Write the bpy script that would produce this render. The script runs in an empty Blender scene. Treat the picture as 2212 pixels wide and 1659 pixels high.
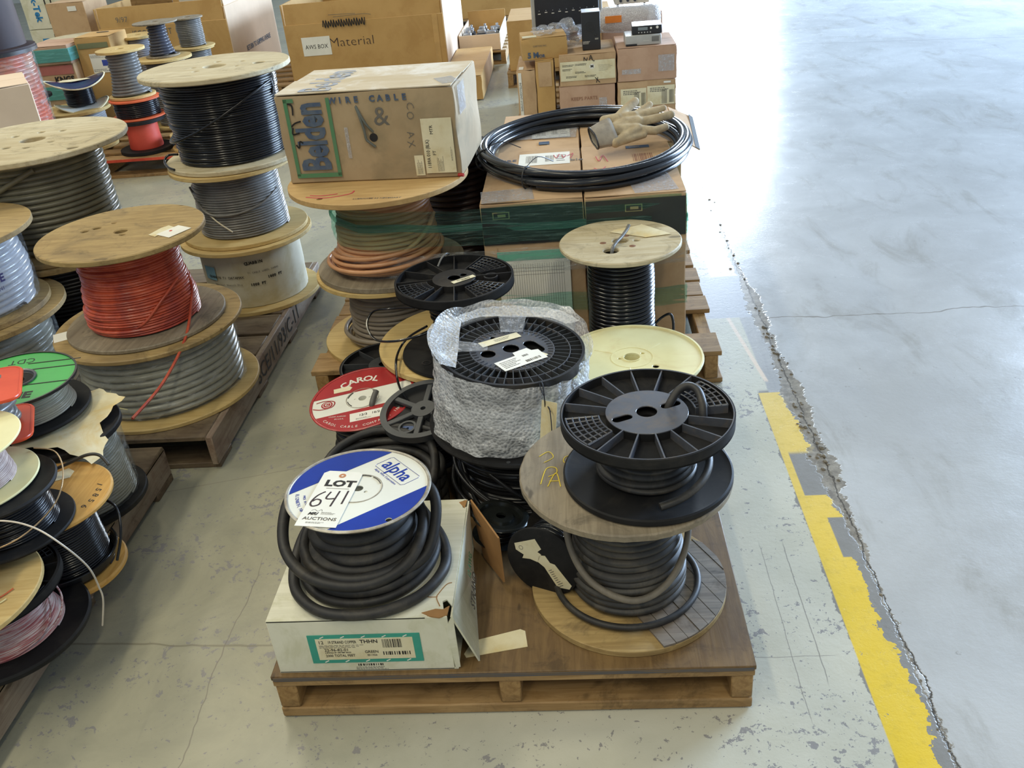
import bpy, bmesh, math, random
from mathutils import Matrix, Vector, Euler
PI = math.pi
S = bpy.context.scene
C = S.collection
def lin(v):
    v /= 255.0
    return v/12.92 if v <= .04045 else ((v+.055)/1.055)**2.4
def rgb(r, g, b): return (lin(r), lin(g), lin(b), 1)

# ---------------- camera ----------------
FPX = 1950.0
roll = math.radians(5.5)
yv = Vector((1210-1106, -294-829.5, FPX)).normalized()       # the aisle direction in camera axes
hv = Vector((math.cos(roll), -math.sin(roll), 0))
uv = hv.cross(yv).normalized()
if uv.y > 0: uv = -uv
xv = yv.cross(uv)
cd = bpy.data.cameras.new('camera'); cam = bpy.data.objects.new('camera', cd); C.objects.link(cam)
cd.sensor_fit = 'HORIZONTAL'; cd.sensor_width = 36; cd.lens = FPX/2212*36; cd.clip_start = .05; cd.clip_end = 200
right = Vector((xv.x, yv.x, uv.x)); down = Vector((xv.y, yv.y, uv.y)); fwd = Vector((xv.z, yv.z, uv.z))
M = Matrix((right, -down, -fwd)).transposed().to_4x4(); M.translation = (0, 0, 1.58)
cam.matrix_world = M
S.camera = cam
# ---------------- light ----------------
S.view_settings.view_transform = 'Standard'; S.view_settings.look = 'None'; S.view_settings.gamma = 1
S.view_settings.use_curve_mapping = False
S.view_settings.exposure = 0.0
w = bpy.data.worlds.new('hall'); S.world = w; w.use_nodes = True
w.node_tree.nodes['Background'].inputs[0].default_value = (.70, .83, 1.0, 1)
w.node_tree.nodes['Background'].inputs[1].default_value = .38
def area(name, loc, target, sx, sy, power, col):
    l = bpy.data.lights.new(name, 'AREA'); l.shape = 'RECTANGLE'; l.size = sx; l.size_y = sy; l.energy = power; l.color = col
    o = bpy.data.objects.new(name, l); C.objects.link(o); o.location = loc
    o.rotation_euler = (Vector(target)-Vector(loc)).to_track_quat('-Z', 'Y').to_euler()
    return o
area('dock_door_daylight', (2.3, 18.9, 2.3), (1.7, 0, 1.6), 2.8, 3.8, 1350, (.74, .86, 1.0))
area('side_door_daylight', (9.5, 10.5, 2.9), (3.2, 5.5, 0), 5.5, 4.4, 3700, (.54, .73, 1.0))
for i, (x, y) in enumerate([(-5.2, 7.0), (-5.2, 2.5), (-2.2, 4.8), (-2.2, .2), (-2.2, -3.0), (1.2, -2.2)]):
    area('ceiling_lamp', (x, y, 5.6), (x, y, 0), .35, 2.4, 84, (1.0, .91, .66))

# ---------------- node helpers ----------------
class NT:
    def __init__(s, mat):
        s.m = mat; s.t = mat.node_tree; s.n = s.t.nodes; s.l = s.t.links
    def new(s, typ, **k):
        n = s.n.new(typ)
        for a, b in k.items(): setattr(n, a, b)
        return n
    def put(s, sock, v):
        if v is None: return
        if isinstance(v, bpy.types.NodeSocket): s.l.new(v, sock)
        else:
            if sock.type == 'RGBA' and len(v) == 3: v = (*v, 1)
            sock.default_value = v
    def math(s, op, a, b=None, c=None, clamp=False):
        n = s.new('ShaderNodeMath', operation=op, use_clamp=clamp)
        s.put(n.inputs[0], a); s.put(n.inputs[1], b)
        if c is not None: s.put(n.inputs[2], c)
        return n.outputs[0]
    def mix(s, f, a, b, blend='MIX'):
        n = s.new('ShaderNodeMix', data_type='RGBA', blend_type=blend)
        s.put(n.inputs[0], f); s.put(n.inputs[6], a); s.put(n.inputs[7], b)
        return n.outputs[2]
    def noise(s, vec, scale, detail=4, rough=.6, dist=0):
        n = s.new('ShaderNodeTexNoise'); s.put(n.inputs['Vector'], vec)
        n.inputs['Scale'].default_value = scale; n.inputs['Detail'].default_value = detail
        n.inputs['Roughness'].default_value = rough; n.inputs['Distortion'].default_value = dist
        return n.outputs[0]
    def map(s, vec, sc, rot=(0, 0, 0)):
        n = s.new('ShaderNodeMapping'); s.put(n.inputs[0], vec); n.inputs['Scale'].default_value = sc; n.inputs['Rotation'].default_value = rot
        return n.outputs[0]
    def ramp(s, f, a, b):        # smooth step from a to b
        n = s.new('ShaderNodeMapRange', interpolation_type='SMOOTHSTEP'); s.put(n.inputs[0], f)
        n.inputs[1].default_value = a; n.inputs[2].default_value = b
        return n.outputs[0]
    def bump(s, h, strength, dist):
        n = s.new('ShaderNodeBump'); s.put(n.inputs['Height'], h); n.inputs['Strength'].default_value = strength; n.inputs['Distance'].default_value = dist
        return n.outputs[0]
MATS = {}
def mat(name, c1, c2=None, sc=6, stretch=(1, 1, 1), rough=.6, bump=.0, dist=.002, metal=0, dirt=None, dirt_amt=.3, dirt_sc=4, spec=.5, coat=0, mrot=(0, 0, 0), fine=None):
    if name in MATS: return MATS[name]
    m = bpy.data.materials.new(name); m.use_nodes = True; MATS[name] = m
    t = NT(m); b = t.n['Principled BSDF']
    tc = t.new('ShaderNodeTexCoord').outputs['Object']
    v = t.map(tc, stretch, mrot)
    f = t.noise(v, sc, 6, .62)
    c2 = c2 or tuple(x*.8 for x in c1[:3])+(1,)
    col = t.mix(t.ramp(f, .34, .66), c1, c2)
    if dirt:
        d = t.noise(tc, dirt_sc, 5, .7, .5)
        col = t.mix(t.math('MULTIPLY', t.ramp(d, .48, .66), dirt_amt), col, dirt)
    t.put(b.inputs['Base Color'], col)
    b.inputs['Roughness'].default_value = rough; b.inputs['Metallic'].default_value = metal
    b.inputs['Specular IOR Level'].default_value = spec
    b.inputs['Coat Weight'].default_value = coat; b.inputs['Coat Roughness'].default_value = .15
    if bump: t.put(b.inputs['Normal'], t.bump(f, bump, dist))
    return m
def grainmat(name, c1, c2, c3, axis='X', rough=.65, sc=1.0, knots=True, coat=0):
    """sawn wood or plywood: long streaks along one axis plus soft blotches"""
    if name in MATS: return MATS[name]
    m = bpy.data.materials.new(name); m.use_nodes = True; MATS[name] = m
    t = NT(m); b = t.n['Principled BSDF']; tc = t.new('ShaderNodeTexCoord').outputs['Object']
    st = {'X': (2.2, 26, 26), 'Y': (26, 2.2, 26), 'Z': (26, 26, 2.2)}[axis]
    v = t.map(tc, st)
    a = t.noise(v, 2.2*sc, 6, .65, .8); bl = t.noise(tc, 5*sc, 4, .6, .6)
    col = t.mix(t.ramp(a, .32, .70), c1, c2)
    col = t.mix(t.math('MULTIPLY', t.ramp(bl, .45, .72), .6), col, c3)
    if knots:
        k = t.noise(t.map(tc, tuple(max(1, q*.12) for q in st)), 9*sc, 2, .5)
        col = t.mix(t.math('MULTIPLY', t.ramp(k, .69, .76), .75), col, tuple(x*.35 for x in c2[:3])+(1,))
        sm = t.noise(tc, 7, 6, .75, 1.2)
        col = t.mix(t.math('MULTIPLY', t.ramp(sm, .50, .68), .5), col, tuple(x*.42 for x in c3[:3])+(1,))
    t.put(b.inputs['Base Color'], col); b.inputs['Roughness'].default_value = rough; b.inputs['Coat Weight'].default_value = coat
    t.put(b.inputs['Normal'], t.bump(a, .35, .0015))
    return m
def film(name, tint, white, alpha, rough=.12, wr=(2, 2, 30), sc=4, bump=.6, dist=.01, bubble=False):
    """thin clear plastic: mostly lets light through, the rest glossy and pale"""
    m = bpy.data.materials.new(name); m.use_nodes = True; MATS[name] = m
    t = NT(m); out = t.n['Material Output']; b = t.n['Principled BSDF']
    tc = t.new('ShaderNodeTexCoord').outputs['Object']
    tr = t.new('ShaderNodeBsdfTransparent'); tr.inputs[0].default_value = (*tint, 1)
    if bubble:
        vo = t.new('ShaderNodeTexVoronoi'); t.put(vo.inputs['Vector'], tc); vo.inputs['Scale'].default_value = 130
        h = t.math('SUBTRACT', 1, vo.outputs['Distance'])
        wrk = t.noise(tc, 14, 3, .6, .6)
        h = t.math('ADD', t.math('MULTIPLY', h, .8), t.math('MULTIPLY', wrk, .35))
        fac = t.math('ADD', alpha-.04, t.math('MULTIPLY', t.ramp(vo.outputs['Distance'], .1, .8), .16), clamp=True)
        fac = t.math('ADD', fac, t.math('MULTIPLY', t.ramp(wrk, .5, .7), .22), clamp=True)
    else:
        h = t.noise(t.map(tc, wr), sc, 5, .7, .5)
        fac = t.math('ADD', alpha-.1, t.math('MULTIPLY', t.ramp(h, .45, .75), .35), clamp=True)
    b.inputs['Base Color'].default_value = (*white, 1); b.inputs['Roughness'].default_value = rough
    b.inputs['Specular IOR Level'].default_value = 1.0
    nb = t.bump(h, bump, dist); t.put(b.inputs['Normal'], nb)
    mx = t.new('ShaderNodeMixShader'); t.put(mx.inputs[0], fac); t.l.new(tr.outputs[0], mx.inputs[1]); t.l.new(b.outputs[0], mx.inputs[2])
    t.l.new(mx.outputs[0], out.inputs[0])
    return m

# ---------------- object helpers ----------------
def obj(name, me, m=None, parent=None, loc=(0, 0, 0), rot=(0, 0, 0)):
    me.name = name
    o = bpy.data.objects.new(name, me); C.objects.link(o)
    if m is not None:
        me.materials.clear(); me.materials.append(m)
    o.location = loc; o.rotation_euler = rot
    if parent is not None: o.parent = parent
    return o
def smooth(me, ang=35):
    me.polygons.foreach_set('use_smooth', [True]*len(me.polygons))
    me.set_sharp_from_angle(angle=math.radians(ang)); return me
def mesh(verts, faces, ang=35):
    me = bpy.data.meshes.new('m'); me.from_pydata([tuple(v) for v in verts], [], faces); me.update()
    if ang: smooth(me, ang)
    return me
def thing(name, label, cat, loc=(0, 0, 0), rot=(0, 0, 0), group=None):
    o = bpy.data.objects.new(name, None); C.objects.link(o); o.empty_display_size = .05
    o.location = loc; o.rotation_euler = rot if isinstance(rot, (tuple, list)) else (0, 0, rot)
    o['label'] = label; o['category'] = cat
    if group: o['group'] = group
    return o
def tag(o, label, cat, group=None):
    o['label'] = label; o['category'] = cat
    if group: o['group'] = group
    return o
def boxm(sx, sy, sz, bev=.0, c=(0, 0, 0), seg=1, sub=0, jit=0, seed=0):
    bm = bmesh.new(); bmesh.ops.create_cube(bm, size=1)
    for v in bm.verts: v.co = Vector((v.co.x*sx, v.co.y*sy, v.co.z*sz))
    if sub: bmesh.ops.subdivide_edges(bm, edges=bm.edges, cuts=sub, use_grid_fill=True)
    if jit:
        r = random.Random(seed)
        for v in bm.verts: v.co += Vector([r.uniform(-jit, jit) for _ in range(3)])
    if bev and not sub: bmesh.ops.bevel(bm, geom=bm.edges, offset=bev, segments=seg, profile=.6, affect='EDGES')
    bmesh.ops.translate(bm, vec=c, verts=bm.verts)
    me = bpy.data.meshes.new('m'); bm.to_mesh(me); bm.free()
    return smooth(me, 40)
def box(name, p, s, m, parent=None, bev=.002, rot=(0, 0, 0), **k):   # p = centre
    return obj(name, boxm(*s, bev, **k), m, parent, p, rot)
def lathe(prof, seg=64, ang=35):
    n = len(prof); V = []; F = []
    for i in range(seg):
        a = 2*PI*i/seg; ca, sa = math.cos(a), math.sin(a)
        V += [(r*ca, r*sa, z) for r, z in prof]
    for i in range(seg):
        j = (i+1) % seg
        for k in range(n-1): F.append((i*n+k, j*n+k, j*n+k+1, i*n+k+1))
    me = mesh(V, F, ang); return me
def ringm(r0, r1, z0, z1, seg=96): return lathe([(r0, z0), (r1, z0), (r1, z1), (r0, z1), (r0, z0)], seg, 30)
def circ(r, n=64, c=(0, 0), ph=0): return [(c[0]+r*math.cos(2*PI*i/n+ph), c[1]+r*math.sin(2*PI*i/n+ph)) for i in range(n)]
def plate(loops, th, z0=0, bev=0):
    """flat sheet of thickness th with outline loops[0] and holes"""
    cu = bpy.data.curves.new('c', 'CURVE'); cu.dimensions = '2D'; cu.fill_mode = 'BOTH'
    cu.extrude = max(th/2-bev, 1e-5); cu.bevel_depth = bev; cu.bevel_resolution = 0; cu.offset = -bev
    for lp in loops:
        s = cu.splines.new('POLY'); s.points.add(len(lp)-1); s.use_cyclic_u = True
        for p, q in zip(s.points, lp): p.co = (q[0], q[1], 0, 1)
    o = bpy.data.objects.new('c', cu); me = bpy.data.meshes.new_from_object(o)
    bpy.data.objects.remove(o); bpy.data.curves.remove(cu)
    me.transform(Matrix.Translation((0, 0, z0+th/2))); smooth(me, 40)
    return me
def flange(P, name, R, z0, th, m, holes=((0, 0, .02),), bev=.0015, seg=96, wob=0):
    lp = [circ(R, seg)]
    if wob:
        rr = random.Random(int(R*1e4)); lp = [[(x*(1+rr.uniform(-wob, wob)), y*(1+rr.uniform(-wob, wob))) for x, y in lp[0]]]
    for h in holes: lp.append(circ(h[2], 20, (h[0], h[1])) if len(h) == 3 else h)
    return obj(name, plate(lp, th, z0, bev), m, P)
def slot(cx, cy, L, r, a):
    pts = []
    for s in (1, -1):
        for i in range(9):
            t = -PI/2+PI*i/8 + (0 if s > 0 else PI)
            x, y = s*L/2+r*math.cos(t), r*math.sin(t)
            pts.append((cx+x*math.cos(a)-y*math.sin(a), cy+x*math.sin(a)+y*math.cos(a)))
    return pts
def wind(P, rf, z0, z1, rc, m, name='cable_winding', jit=.15, ang_var=.004, seed=1, seg=72, skew=0, prof=4):
    """cable wound on a core: one continuous helical ridge surface; rf(u) = radius of the lay, u from 0 to 1"""
    r = random.Random(seed); n = max(3, int(round((z1-z0)/(2*rc)))); h = (z1-z0)/n
    jr = [r.uniform(-1, 1) for _ in range(n+4)]; jz = [r.uniform(-1, 1) for _ in range(n+4)]
    ph = [r.uniform(0, 6.28) for _ in range(n+4)]; kk = [r.choice((1, 2, 2, 3)) for _ in range(n+4)]
    V = []; F = []; rows = n*prof+1
    def at(arr, t):
        i = int(max(0, min(n+1, math.floor(t)))); f = t-i; return arr[i]*(1-f)+arr[i+1]*f
    for i in range(seg+1):
        th = 2*PI*i/seg; ca, sa = math.cos(th), math.sin(th)
        for k in range(rows):
            u = k/prof; t = u+i/seg
            turn = min(n-1, int(u)); bul = abs(math.sin(PI*(u % 1)))**.55
            z = z0+h*(u+(i/seg)-.5)
            z += h*.35*jit*at(jz, t)+skew*math.cos(th)*(u/n)*(1-u/n)*4
            z = min(max(z, z0), z1)
            w = ang_var*math.sin(kk[turn]*th+ph[turn])*(math.sin(th/2))**2 if ang_var else 0
            rad = rf((z-z0)/(z1-z0)) - rc + rc*bul + rc*jit*at(jr, t)*1.2 + w
            V.append((rad*ca, rad*sa, z))
    for i in range(seg):
        for k in range(rows-1):
            a = i*rows+k; b = (i+1)*rows+k
            F.append((a, b, b+1, a+1))
    return obj(name, mesh(V, F, 80), m, P)
def spl(pts, n=8, closed=False):
    P_ = [Vector(p) for p in pts]; out = []; N = len(P_)
    for i in range(N if closed else N-1):
        p0 = P_[(i-1) % N] if closed or i > 0 else P_[0]; p1 = P_[i]; p2 = P_[(i+1) % N]
        p3 = P_[(i+2) % N] if closed or i+2 < N else P_[-1]
        for k in range(n):
            t = k/n
            out.append(.5*((2*p1)+(-p0+p2)*t+(2*p0-5*p1+4*p2-p3)*t*t+(-p0+3*p1-3*p2+p3)*t**3))
    if not closed: out.append(P_[-1])
    return out
def tubem(pts, r, seg=8, closed=False, flat=1.0):
    n = len(pts); V = []; F = []
    T = []
    for i in range(n):
        a = pts[(i-1) % n] if closed or i > 0 else pts[i]; b = pts[(i+1) % n] if closed or i < n-1 else pts[i]
        T.append((b-a).normalized() if (b-a).length > 1e-9 else Vector((0, 0, 1)))
    up = Vector((0, 0, 1)) if abs(T[0].z) < .9 else Vector((1, 0, 0))
    nrm = (up-T[0]*up.dot(T[0])).normalized()
    for i in range(n):
        nrm = (nrm-T[i]*nrm.dot(T[i])).normalized(); bi = T[i].cross(nrm)
        rr = r[i] if isinstance(r, (list, tuple)) else r
        for k in range(seg):
            a = 2*PI*k/seg; V.append(pts[i]+nrm*math.sin(a)*rr*flat+bi*math.cos(a)*rr)
    for i in range(n if closed else n-1):
        j = (i+1) % n
        for k in range(seg): F.append((i*seg+k, i*seg+(k+1) % seg, j*seg+(k+1) % seg, j*seg+k))
    if not closed: F += [tuple(range(seg-1, -1, -1)), tuple((n-1)*seg+k for k in range(seg))]
    return mesh(V, F, 60)
def tube(P, name, pts, r, m, n=8, seg=8, closed=False, flat=1.0):
    return obj(name, tubem(spl(pts, n, closed), r, seg, closed, flat), m, P)
def arc(R, z, a0, a1, n=14, c=(0, 0), dz=0, dR=0):
    return [(c[0]+(R+dR*i/n)*math.cos(math.radians(a0+(a1-a0)*i/n)), c[1]+(R+dR*i/n)*math.sin(math.radians(a0+(a1-a0)*i/n)), z+dz*i/n) for i in range(n+1)]
def join(meshes):
    bm = bmesh.new()
    for me in meshes:
        bm.from_mesh(me); bpy.data.meshes.remove(me)
    o = bpy.data.meshes.new('m'); bm.to_mesh(o); bm.free(); return o
def blobs(caps, vox=.0035, it=4):
    ms = []
    for p0, r0, p1, r1 in caps:
        p0, p1 = Vector(p0), Vector(p1); n = max(2, int((p1-p0).length/.006))
        for i in range(n+1):
            bm = bmesh.new(); bmesh.ops.create_icosphere(bm, subdivisions=2, radius=r0+(r1-r0)*i/n); bmesh.ops.translate(bm, vec=p0.lerp(p1, i/n), verts=bm.verts)
            me = bpy.data.meshes.new('m'); bm.to_mesh(me); bm.free(); ms.append(me)
    o = bpy.data.objects.new('b', join(ms)); C.objects.link(o)
    r = o.modifiers.new('r', 'REMESH'); r.mode = 'VOXEL'; r.voxel_size = vox
    s = o.modifiers.new('s', 'SMOOTH'); s.iterations = it; s.factor = .6
    bpy.context.view_layer.update()
    out = bpy.data.meshes.new_from_object(o.evaluated_get(bpy.context.evaluated_depsgraph_get())); bpy.data.objects.remove(o)
    return smooth(out, 80)
def textm(s, size, sx=1.0, shear=0, bold=0, th=.0004, align='CENTER'):
    cu = bpy.data.curves.new('t', 'FONT'); cu.body = s; cu.size = size; cu.align_x = align; cu.align_y = 'CENTER'
    cu.extrude = th/2; cu.shear = shear; cu.offset = bold; cu.resolution_u = 2
    o = bpy.data.objects.new('t', cu); me = bpy.data.meshes.new_from_object(o)
    bpy.data.objects.remove(o); bpy.data.curves.remove(cu)
    me.transform(Matrix.Diagonal((sx, 1, 1, 1))); return me
def text(P, s, size, loc, rot, m, name='lettering', **k):
    return obj(name, textm(s, size, **k), m, P, loc, rot)
def arctext(P, s, size, R, a_mid, span, z, m, name='lettering', inward=True, bold=0, tilt=None):
    ms = []; n = len(s)
    for i, ch in enumerate(s):
        if ch == ' ': continue
        a = math.radians(a_mid+(-span/2+span*i/max(1, n-1))*(1 if inward else -1))
        t = textm(ch, size, bold=bold)
        t.transform(Matrix.Translation((R*math.cos(a), R*math.sin(a), z)) @ Matrix.Rotation(a+(PI/2 if inward else -PI/2), 4, 'Z'))
        ms.append(t)
    return obj(name, join(ms), m, P)
def scrawl(P, strokes, w, m, loc=(0, 0, 0), rot=(0, 0, 0), name='handwriting'):
    ms = [tubem(spl([(x, y, .0006) for x, y in st], 5), w, 5, flat=.35) for st in strokes]
    return obj(name, join(ms), m, P, loc, rot)
def barcode(P, w, h, loc, rot, m, seed=0, name='barcode'):
    r = random.Random(seed); x = -w/2; V = []; F = []
    while x < w/2:
        b = r.choice((.0022, .0033, .0055))*w/.09; g = r.choice((.0022, .0033, .005))*w/.09
        x1 = min(x+b, w/2); k = len(V); V += [(x, -h/2, 0), (x1, -h/2, 0), (x1, h/2, 0), (x, h/2, 0)]; F.append((k, k+1, k+2, k+3)); x += b+g
    return obj(name, mesh(V, F, 0), m, P, loc, rot)
def lines(P, w, h, n, loc, rot, m, seed=0, name='fine_print', t=.35):
    r = random.Random(seed); V = []; F = []
    for i in range(n):
        y = h/2-h*(i+.5)/n; x = -w/2; e = w/2-r.random()*w*.4
        while x < e:
            b = r.uniform(.04, .12)*w; x1 = min(x+b, e); k = len(V); d = h/n*t/2
            V += [(x, y-d, 0), (x1, y-d, 0), (x1, y+d, 0), (x, y+d, 0)]; F.append((k, k+1, k+2, k+3)); x += b+w*.02
    return obj(name, mesh(V, F, 0), m, P, loc, rot)
def sheet(P, name, pts, m, z=0, th=.0005, loc=(0, 0, 0), rot=(0, 0, 0)):
    me = plate([pts], th, z); return obj(name, me, m, P, loc, rot)
def curved_label(P, name, R, z0, z1, a0, a1, m, off=.0006, n=24, wav=0, seed=0):
    """paper or film round a drum"""
    r = random.Random(seed); V = []; F = []; rows = 8
    for i in range(n+1):
        a = math.radians(a0+(a1-a0)*i/n); rr = r.uniform(-wav, wav)
        for k in range(rows):
            u = k/(rows-1); q = R+off+(rr+r.uniform(-wav, wav)*.5)*(1 if wav else 0)
            V.append((q*math.cos(a), q*math.sin(a), z0+(z1-z0)*u))
    for i in range(n):
        for k in range(rows-1): F.append((i*rows+k, (i+1)*rows+k, (i+1)*rows+k+1, i*rows+k+1))
    return obj(name, mesh(V, F, 80), m, P)

# ---------------- materials ----------------
PLY = grainmat('pale_plywood', rgb(204, 192, 160), rgb(184, 168, 130), rgb(170, 154, 120), 'X')
PLY_OLD = grainmat('worn_plywood', rgb(178, 152, 100), rgb(150, 124, 78), rgb(128, 108, 74), 'X', sc=1.2)
PLY_GREY = grainmat('weathered_plywood', rgb(150, 138, 116), rgb(124, 112, 92), rgb(104, 96, 82), 'Y')
PLY_YEL = grainmat('yellow_plywood', rgb(208, 182, 122), rgb(190, 160, 100), rgb(178, 150, 96), 'X', knots=False)
PLY_TAN = grainmat('tan_plywood', rgb(202, 168, 112), rgb(182, 146, 92), rgb(166, 130, 80), 'X', knots=False)
PLY_OR = grainmat('orange_plywood', rgb(206, 160, 84), rgb(186, 138, 64), rgb(170, 124, 60), 'Y', knots=False)
GREYWOOD = grainmat('grey_barn_board', rgb(142, 134, 122), rgb(106, 100, 92), rgb(122, 104, 86), 'X')
DECK = grainmat('brown_plywood_deck', rgb(124, 98, 60), rgb(102, 78, 46), rgb(86, 66, 42), 'Y', rough=.55)
LUMBER = grainmat('pallet_lumber', rgb(172, 140, 94), rgb(142, 110, 66), rgb(116, 90, 56), 'X')
LUMBER_Y = grainmat('pallet_stringer_lumber', rgb(168, 134, 84), rgb(138, 104, 60), rgb(112, 86, 52), 'Y')
OLDL = grainmat('aged_grey_lumber', rgb(128, 112, 88), rgb(100, 84, 64), rgb(84, 66, 50), 'X')
OLDL_Y = grainmat('aged_grey_stringer', rgb(150, 136, 118), rgb(124, 106, 90), rgb(112, 80, 62), 'Y')
REDPAINT = mat('red_painted_board_edge', rgb(216, 84, 58), rgb(180, 60, 40), rough=.6)
BLUEDGE = mat('blue_grey_ply_edge', rgb(70, 78, 90), rgb(110, 88, 58), sc=10, stretch=(1, 40, 60), rough=.6)
CARD = mat('brown_cardboard', rgb(198, 166, 128), rgb(188, 156, 118), sc=3, rough=.85, dirt=rgb(150, 116, 80), dirt_amt=.35, bump=.15, dist=.001)
CARD2 = mat('tan_cardboard', rgb(196, 158, 100), rgb(186, 148, 90), sc=2, rough=.85, dirt=rgb(164, 122, 66), dirt_amt=.3)
CARD3 = mat('pinkish_cardboard', rgb(196, 162, 136), rgb(186, 152, 126), sc=3, rough=.85, dirt=rgb(160, 122, 94), dirt_amt=.3)
CARDP = mat('pale_and_daylit_cardboard', rgb(222, 198, 170), rgb(212, 188, 160), sc=2, rough=.85)  # pale card, also the daylight tint on the bulk boxes' right sides
CARDW = mat('worn_dirty_cardboard', rgb(178, 156, 122), rgb(164, 142, 108), sc=5, rough=.8, dirt=rgb(136, 124, 96), dirt_amt=.5, bump=.25, dist=.002)
CARDWT = mat('scuffed_pale_cardboard_top', rgb(206, 192, 166), rgb(192, 174, 140), sc=3, stretch=(1, 3, 1), rough=.75, dirt=rgb(226, 222, 212), dirt_amt=.7, bump=.2, dist=.002)
WHITEBOX = mat('white_corrugated_card', rgb(226, 224, 204), rgb(214, 212, 190), sc=4, stretch=(1, 30, 1), rough=.7, dirt=rgb(188, 186, 150), dirt_amt=.5, dirt_sc=7, bump=.1, dist=.001)
PAPER = mat('cream_paper', rgb(228, 220, 188), rgb(216, 206, 170), sc=8, rough=.8, dirt=rgb(200, 180, 130), dirt_amt=.4, dirt_sc=12)
WPAPER = mat('white_paper', rgb(236, 234, 224), rgb(228, 226, 214), sc=8, rough=.7)
STAINP = mat('stained_paper', rgb(226, 218, 186), rgb(206, 190, 142), sc=6, rough=.8, dirt=rgb(210, 180, 110), dirt_amt=.6, dirt_sc=8)
INK = mat('black_ink', rgb(34, 32, 32), rough=.6)
PENINK = mat('dark_marker_ink', rgb(52, 38, 44), rough=.5)
GREYINK = mat('grey_ink', rgb(112, 108, 100), rough=.7)
PALEBLUE = mat('worn_pale_blue_ink', rgb(140, 150, 168), rgb(176, 172, 164), sc=30, rough=.8)
BLUEINK = mat('faded_blue_ink', rgb(66, 84, 112), rgb(92, 104, 118), sc=20, rough=.8)
GREENINK = mat('green_ink', rgb(78, 134, 92), rgb(92, 130, 96), sc=15, rough=.8)
TEALINK = mat('teal_ink', rgb(58, 160, 140), rough=.6)
REDINK = mat('red_ink', rgb(200, 70, 80), rough=.6)
CHALK = mat('yellow_chalk', rgb(222, 194, 60), rough=.9)
BLKPL = mat('black_plastic', rgb(44, 44, 46), rgb(34, 34, 36), sc=12, rough=.38, dirt=rgb(86, 78, 66), dirt_amt=.35, dirt_sc=9)
BLKPL2 = mat('matt_black_plastic', rgb(36, 36, 37), rgb(27, 27, 28), sc=12, rough=.62, spec=.2, dirt=rgb(66, 62, 56), dirt_amt=.3, dirt_sc=9)
SHADEBLK = mat('shaded_recess_plastic', rgb(22, 22, 24), rgb(16, 16, 18), rough=.7)  # near black for recessed plates, shade put into the colour
GREYPL = mat('dark_grey_plastic', rgb(68, 70, 72), rgb(56, 58, 60), sc=12, rough=.45)
HUBPL = mat('highlit_black_plastic', rgb(88, 91, 98), rgb(72, 74, 80), sc=9, rough=.28, dirt=rgb(130, 110, 80), dirt_amt=.25, dirt_sc=22)  # black plastic lifted to bluish grey, edge highlights put into the colour
BLKCAB = mat('black_pvc_cable', rgb(34, 34, 36), rgb(26, 26, 28), sc=10, rough=.3)
BLKWIRE = mat('glossy_black_wire', rgb(30, 32, 36), rgb(22, 23, 26), sc=10, rough=.2)
RUBBER = mat('matt_black_rubber_cable', rgb(44, 43, 42), rgb(34, 33, 33), sc=25, rough=.55, dirt=rgb(96, 88, 74), dirt_amt=.25, dirt_sc=14, bump=.2)
DGREYCAB = mat('dark_grey_cable', rgb(60, 58, 55), rgb(48, 47, 45), sc=20, rough=.5, dirt=rgb(120, 110, 92), dirt_amt=.3, dirt_sc=10)
GREYCAB = mat('grey_cable', rgb(164, 160, 144), rgb(146, 142, 126), sc=12, rough=.28)
GREYCAB2 = mat('dull_grey_cable', rgb(122, 121, 118), rgb(106, 105, 102), sc=12, rough=.3)
TAUPECAB = mat('taupe_cable', rgb(150, 138, 122), rgb(134, 124, 110), sc=8, rough=.45)
PEACHCAB = mat('peach_cable', rgb(214, 160, 116), rgb(196, 144, 102), sc=8, rough=.35)
REDWIRE = mat('orange_red_wire', rgb(208, 96, 64), rgb(176, 70, 50), sc=18, rough=.28, dirt=rgb(130, 62, 62), dirt_amt=.5, dirt_sc=6)
PINKWIRE = mat('red_and_white_wire', rgb(222, 206, 200), rgb(176, 92, 92), sc=14, stretch=(1, 1, 22), rough=.35)
MAUVE = mat('mauve_grey_wire', rgb(176, 158, 150), rgb(150, 130, 124), sc=40, rough=.4)
CREAMPL = mat('cream_plastic', rgb(226, 220, 170), rgb(216, 208, 156), sc=5, rough=.4, dirt=rgb(190, 160, 100), dirt_amt=.35, dirt_sc=5)
WENAMEL = mat('white_enamel', rgb(232, 232, 220), rgb(222, 222, 210), sc=5, rough=.2)
BENAMEL = mat('blue_enamel', rgb(24, 56, 158), rgb(20, 48, 142), sc=5, rough=.12, coat=.5)
RENAMEL = mat('red_enamel', rgb(172, 46, 46), rgb(152, 38, 40), sc=5, rough=.25, dirt=rgb(120, 60, 52), dirt_amt=.4)
RIMMET = mat('dull_metal_rim', rgb(186, 182, 170), rgb(150, 140, 124), sc=30, rough=.4, metal=.3)
GENAMEL = mat('green_enamel', rgb(62, 172, 78), rgb(54, 158, 70), sc=5, rough=.3)
ORPL = mat('orange_plastic', rgb(222, 84, 46), rgb(208, 72, 38), sc=6, rough=.3)
LEATHER = mat('pale_work_leather', rgb(196, 180, 148), rgb(176, 158, 126), sc=30, rough=.85, dirt=rgb(150, 140, 120), dirt_amt=.5, dirt_sc=18, bump=.4, dist=.003)
CUFF = mat('grey_glove_fabric', rgb(160, 152, 138), rgb(144, 136, 124), sc=40, rough=.9, bump=.3)
METAL = mat('brushed_metal', rgb(190, 192, 196), rgb(170, 172, 176), sc=6, rough=.35, metal=.8)
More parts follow.
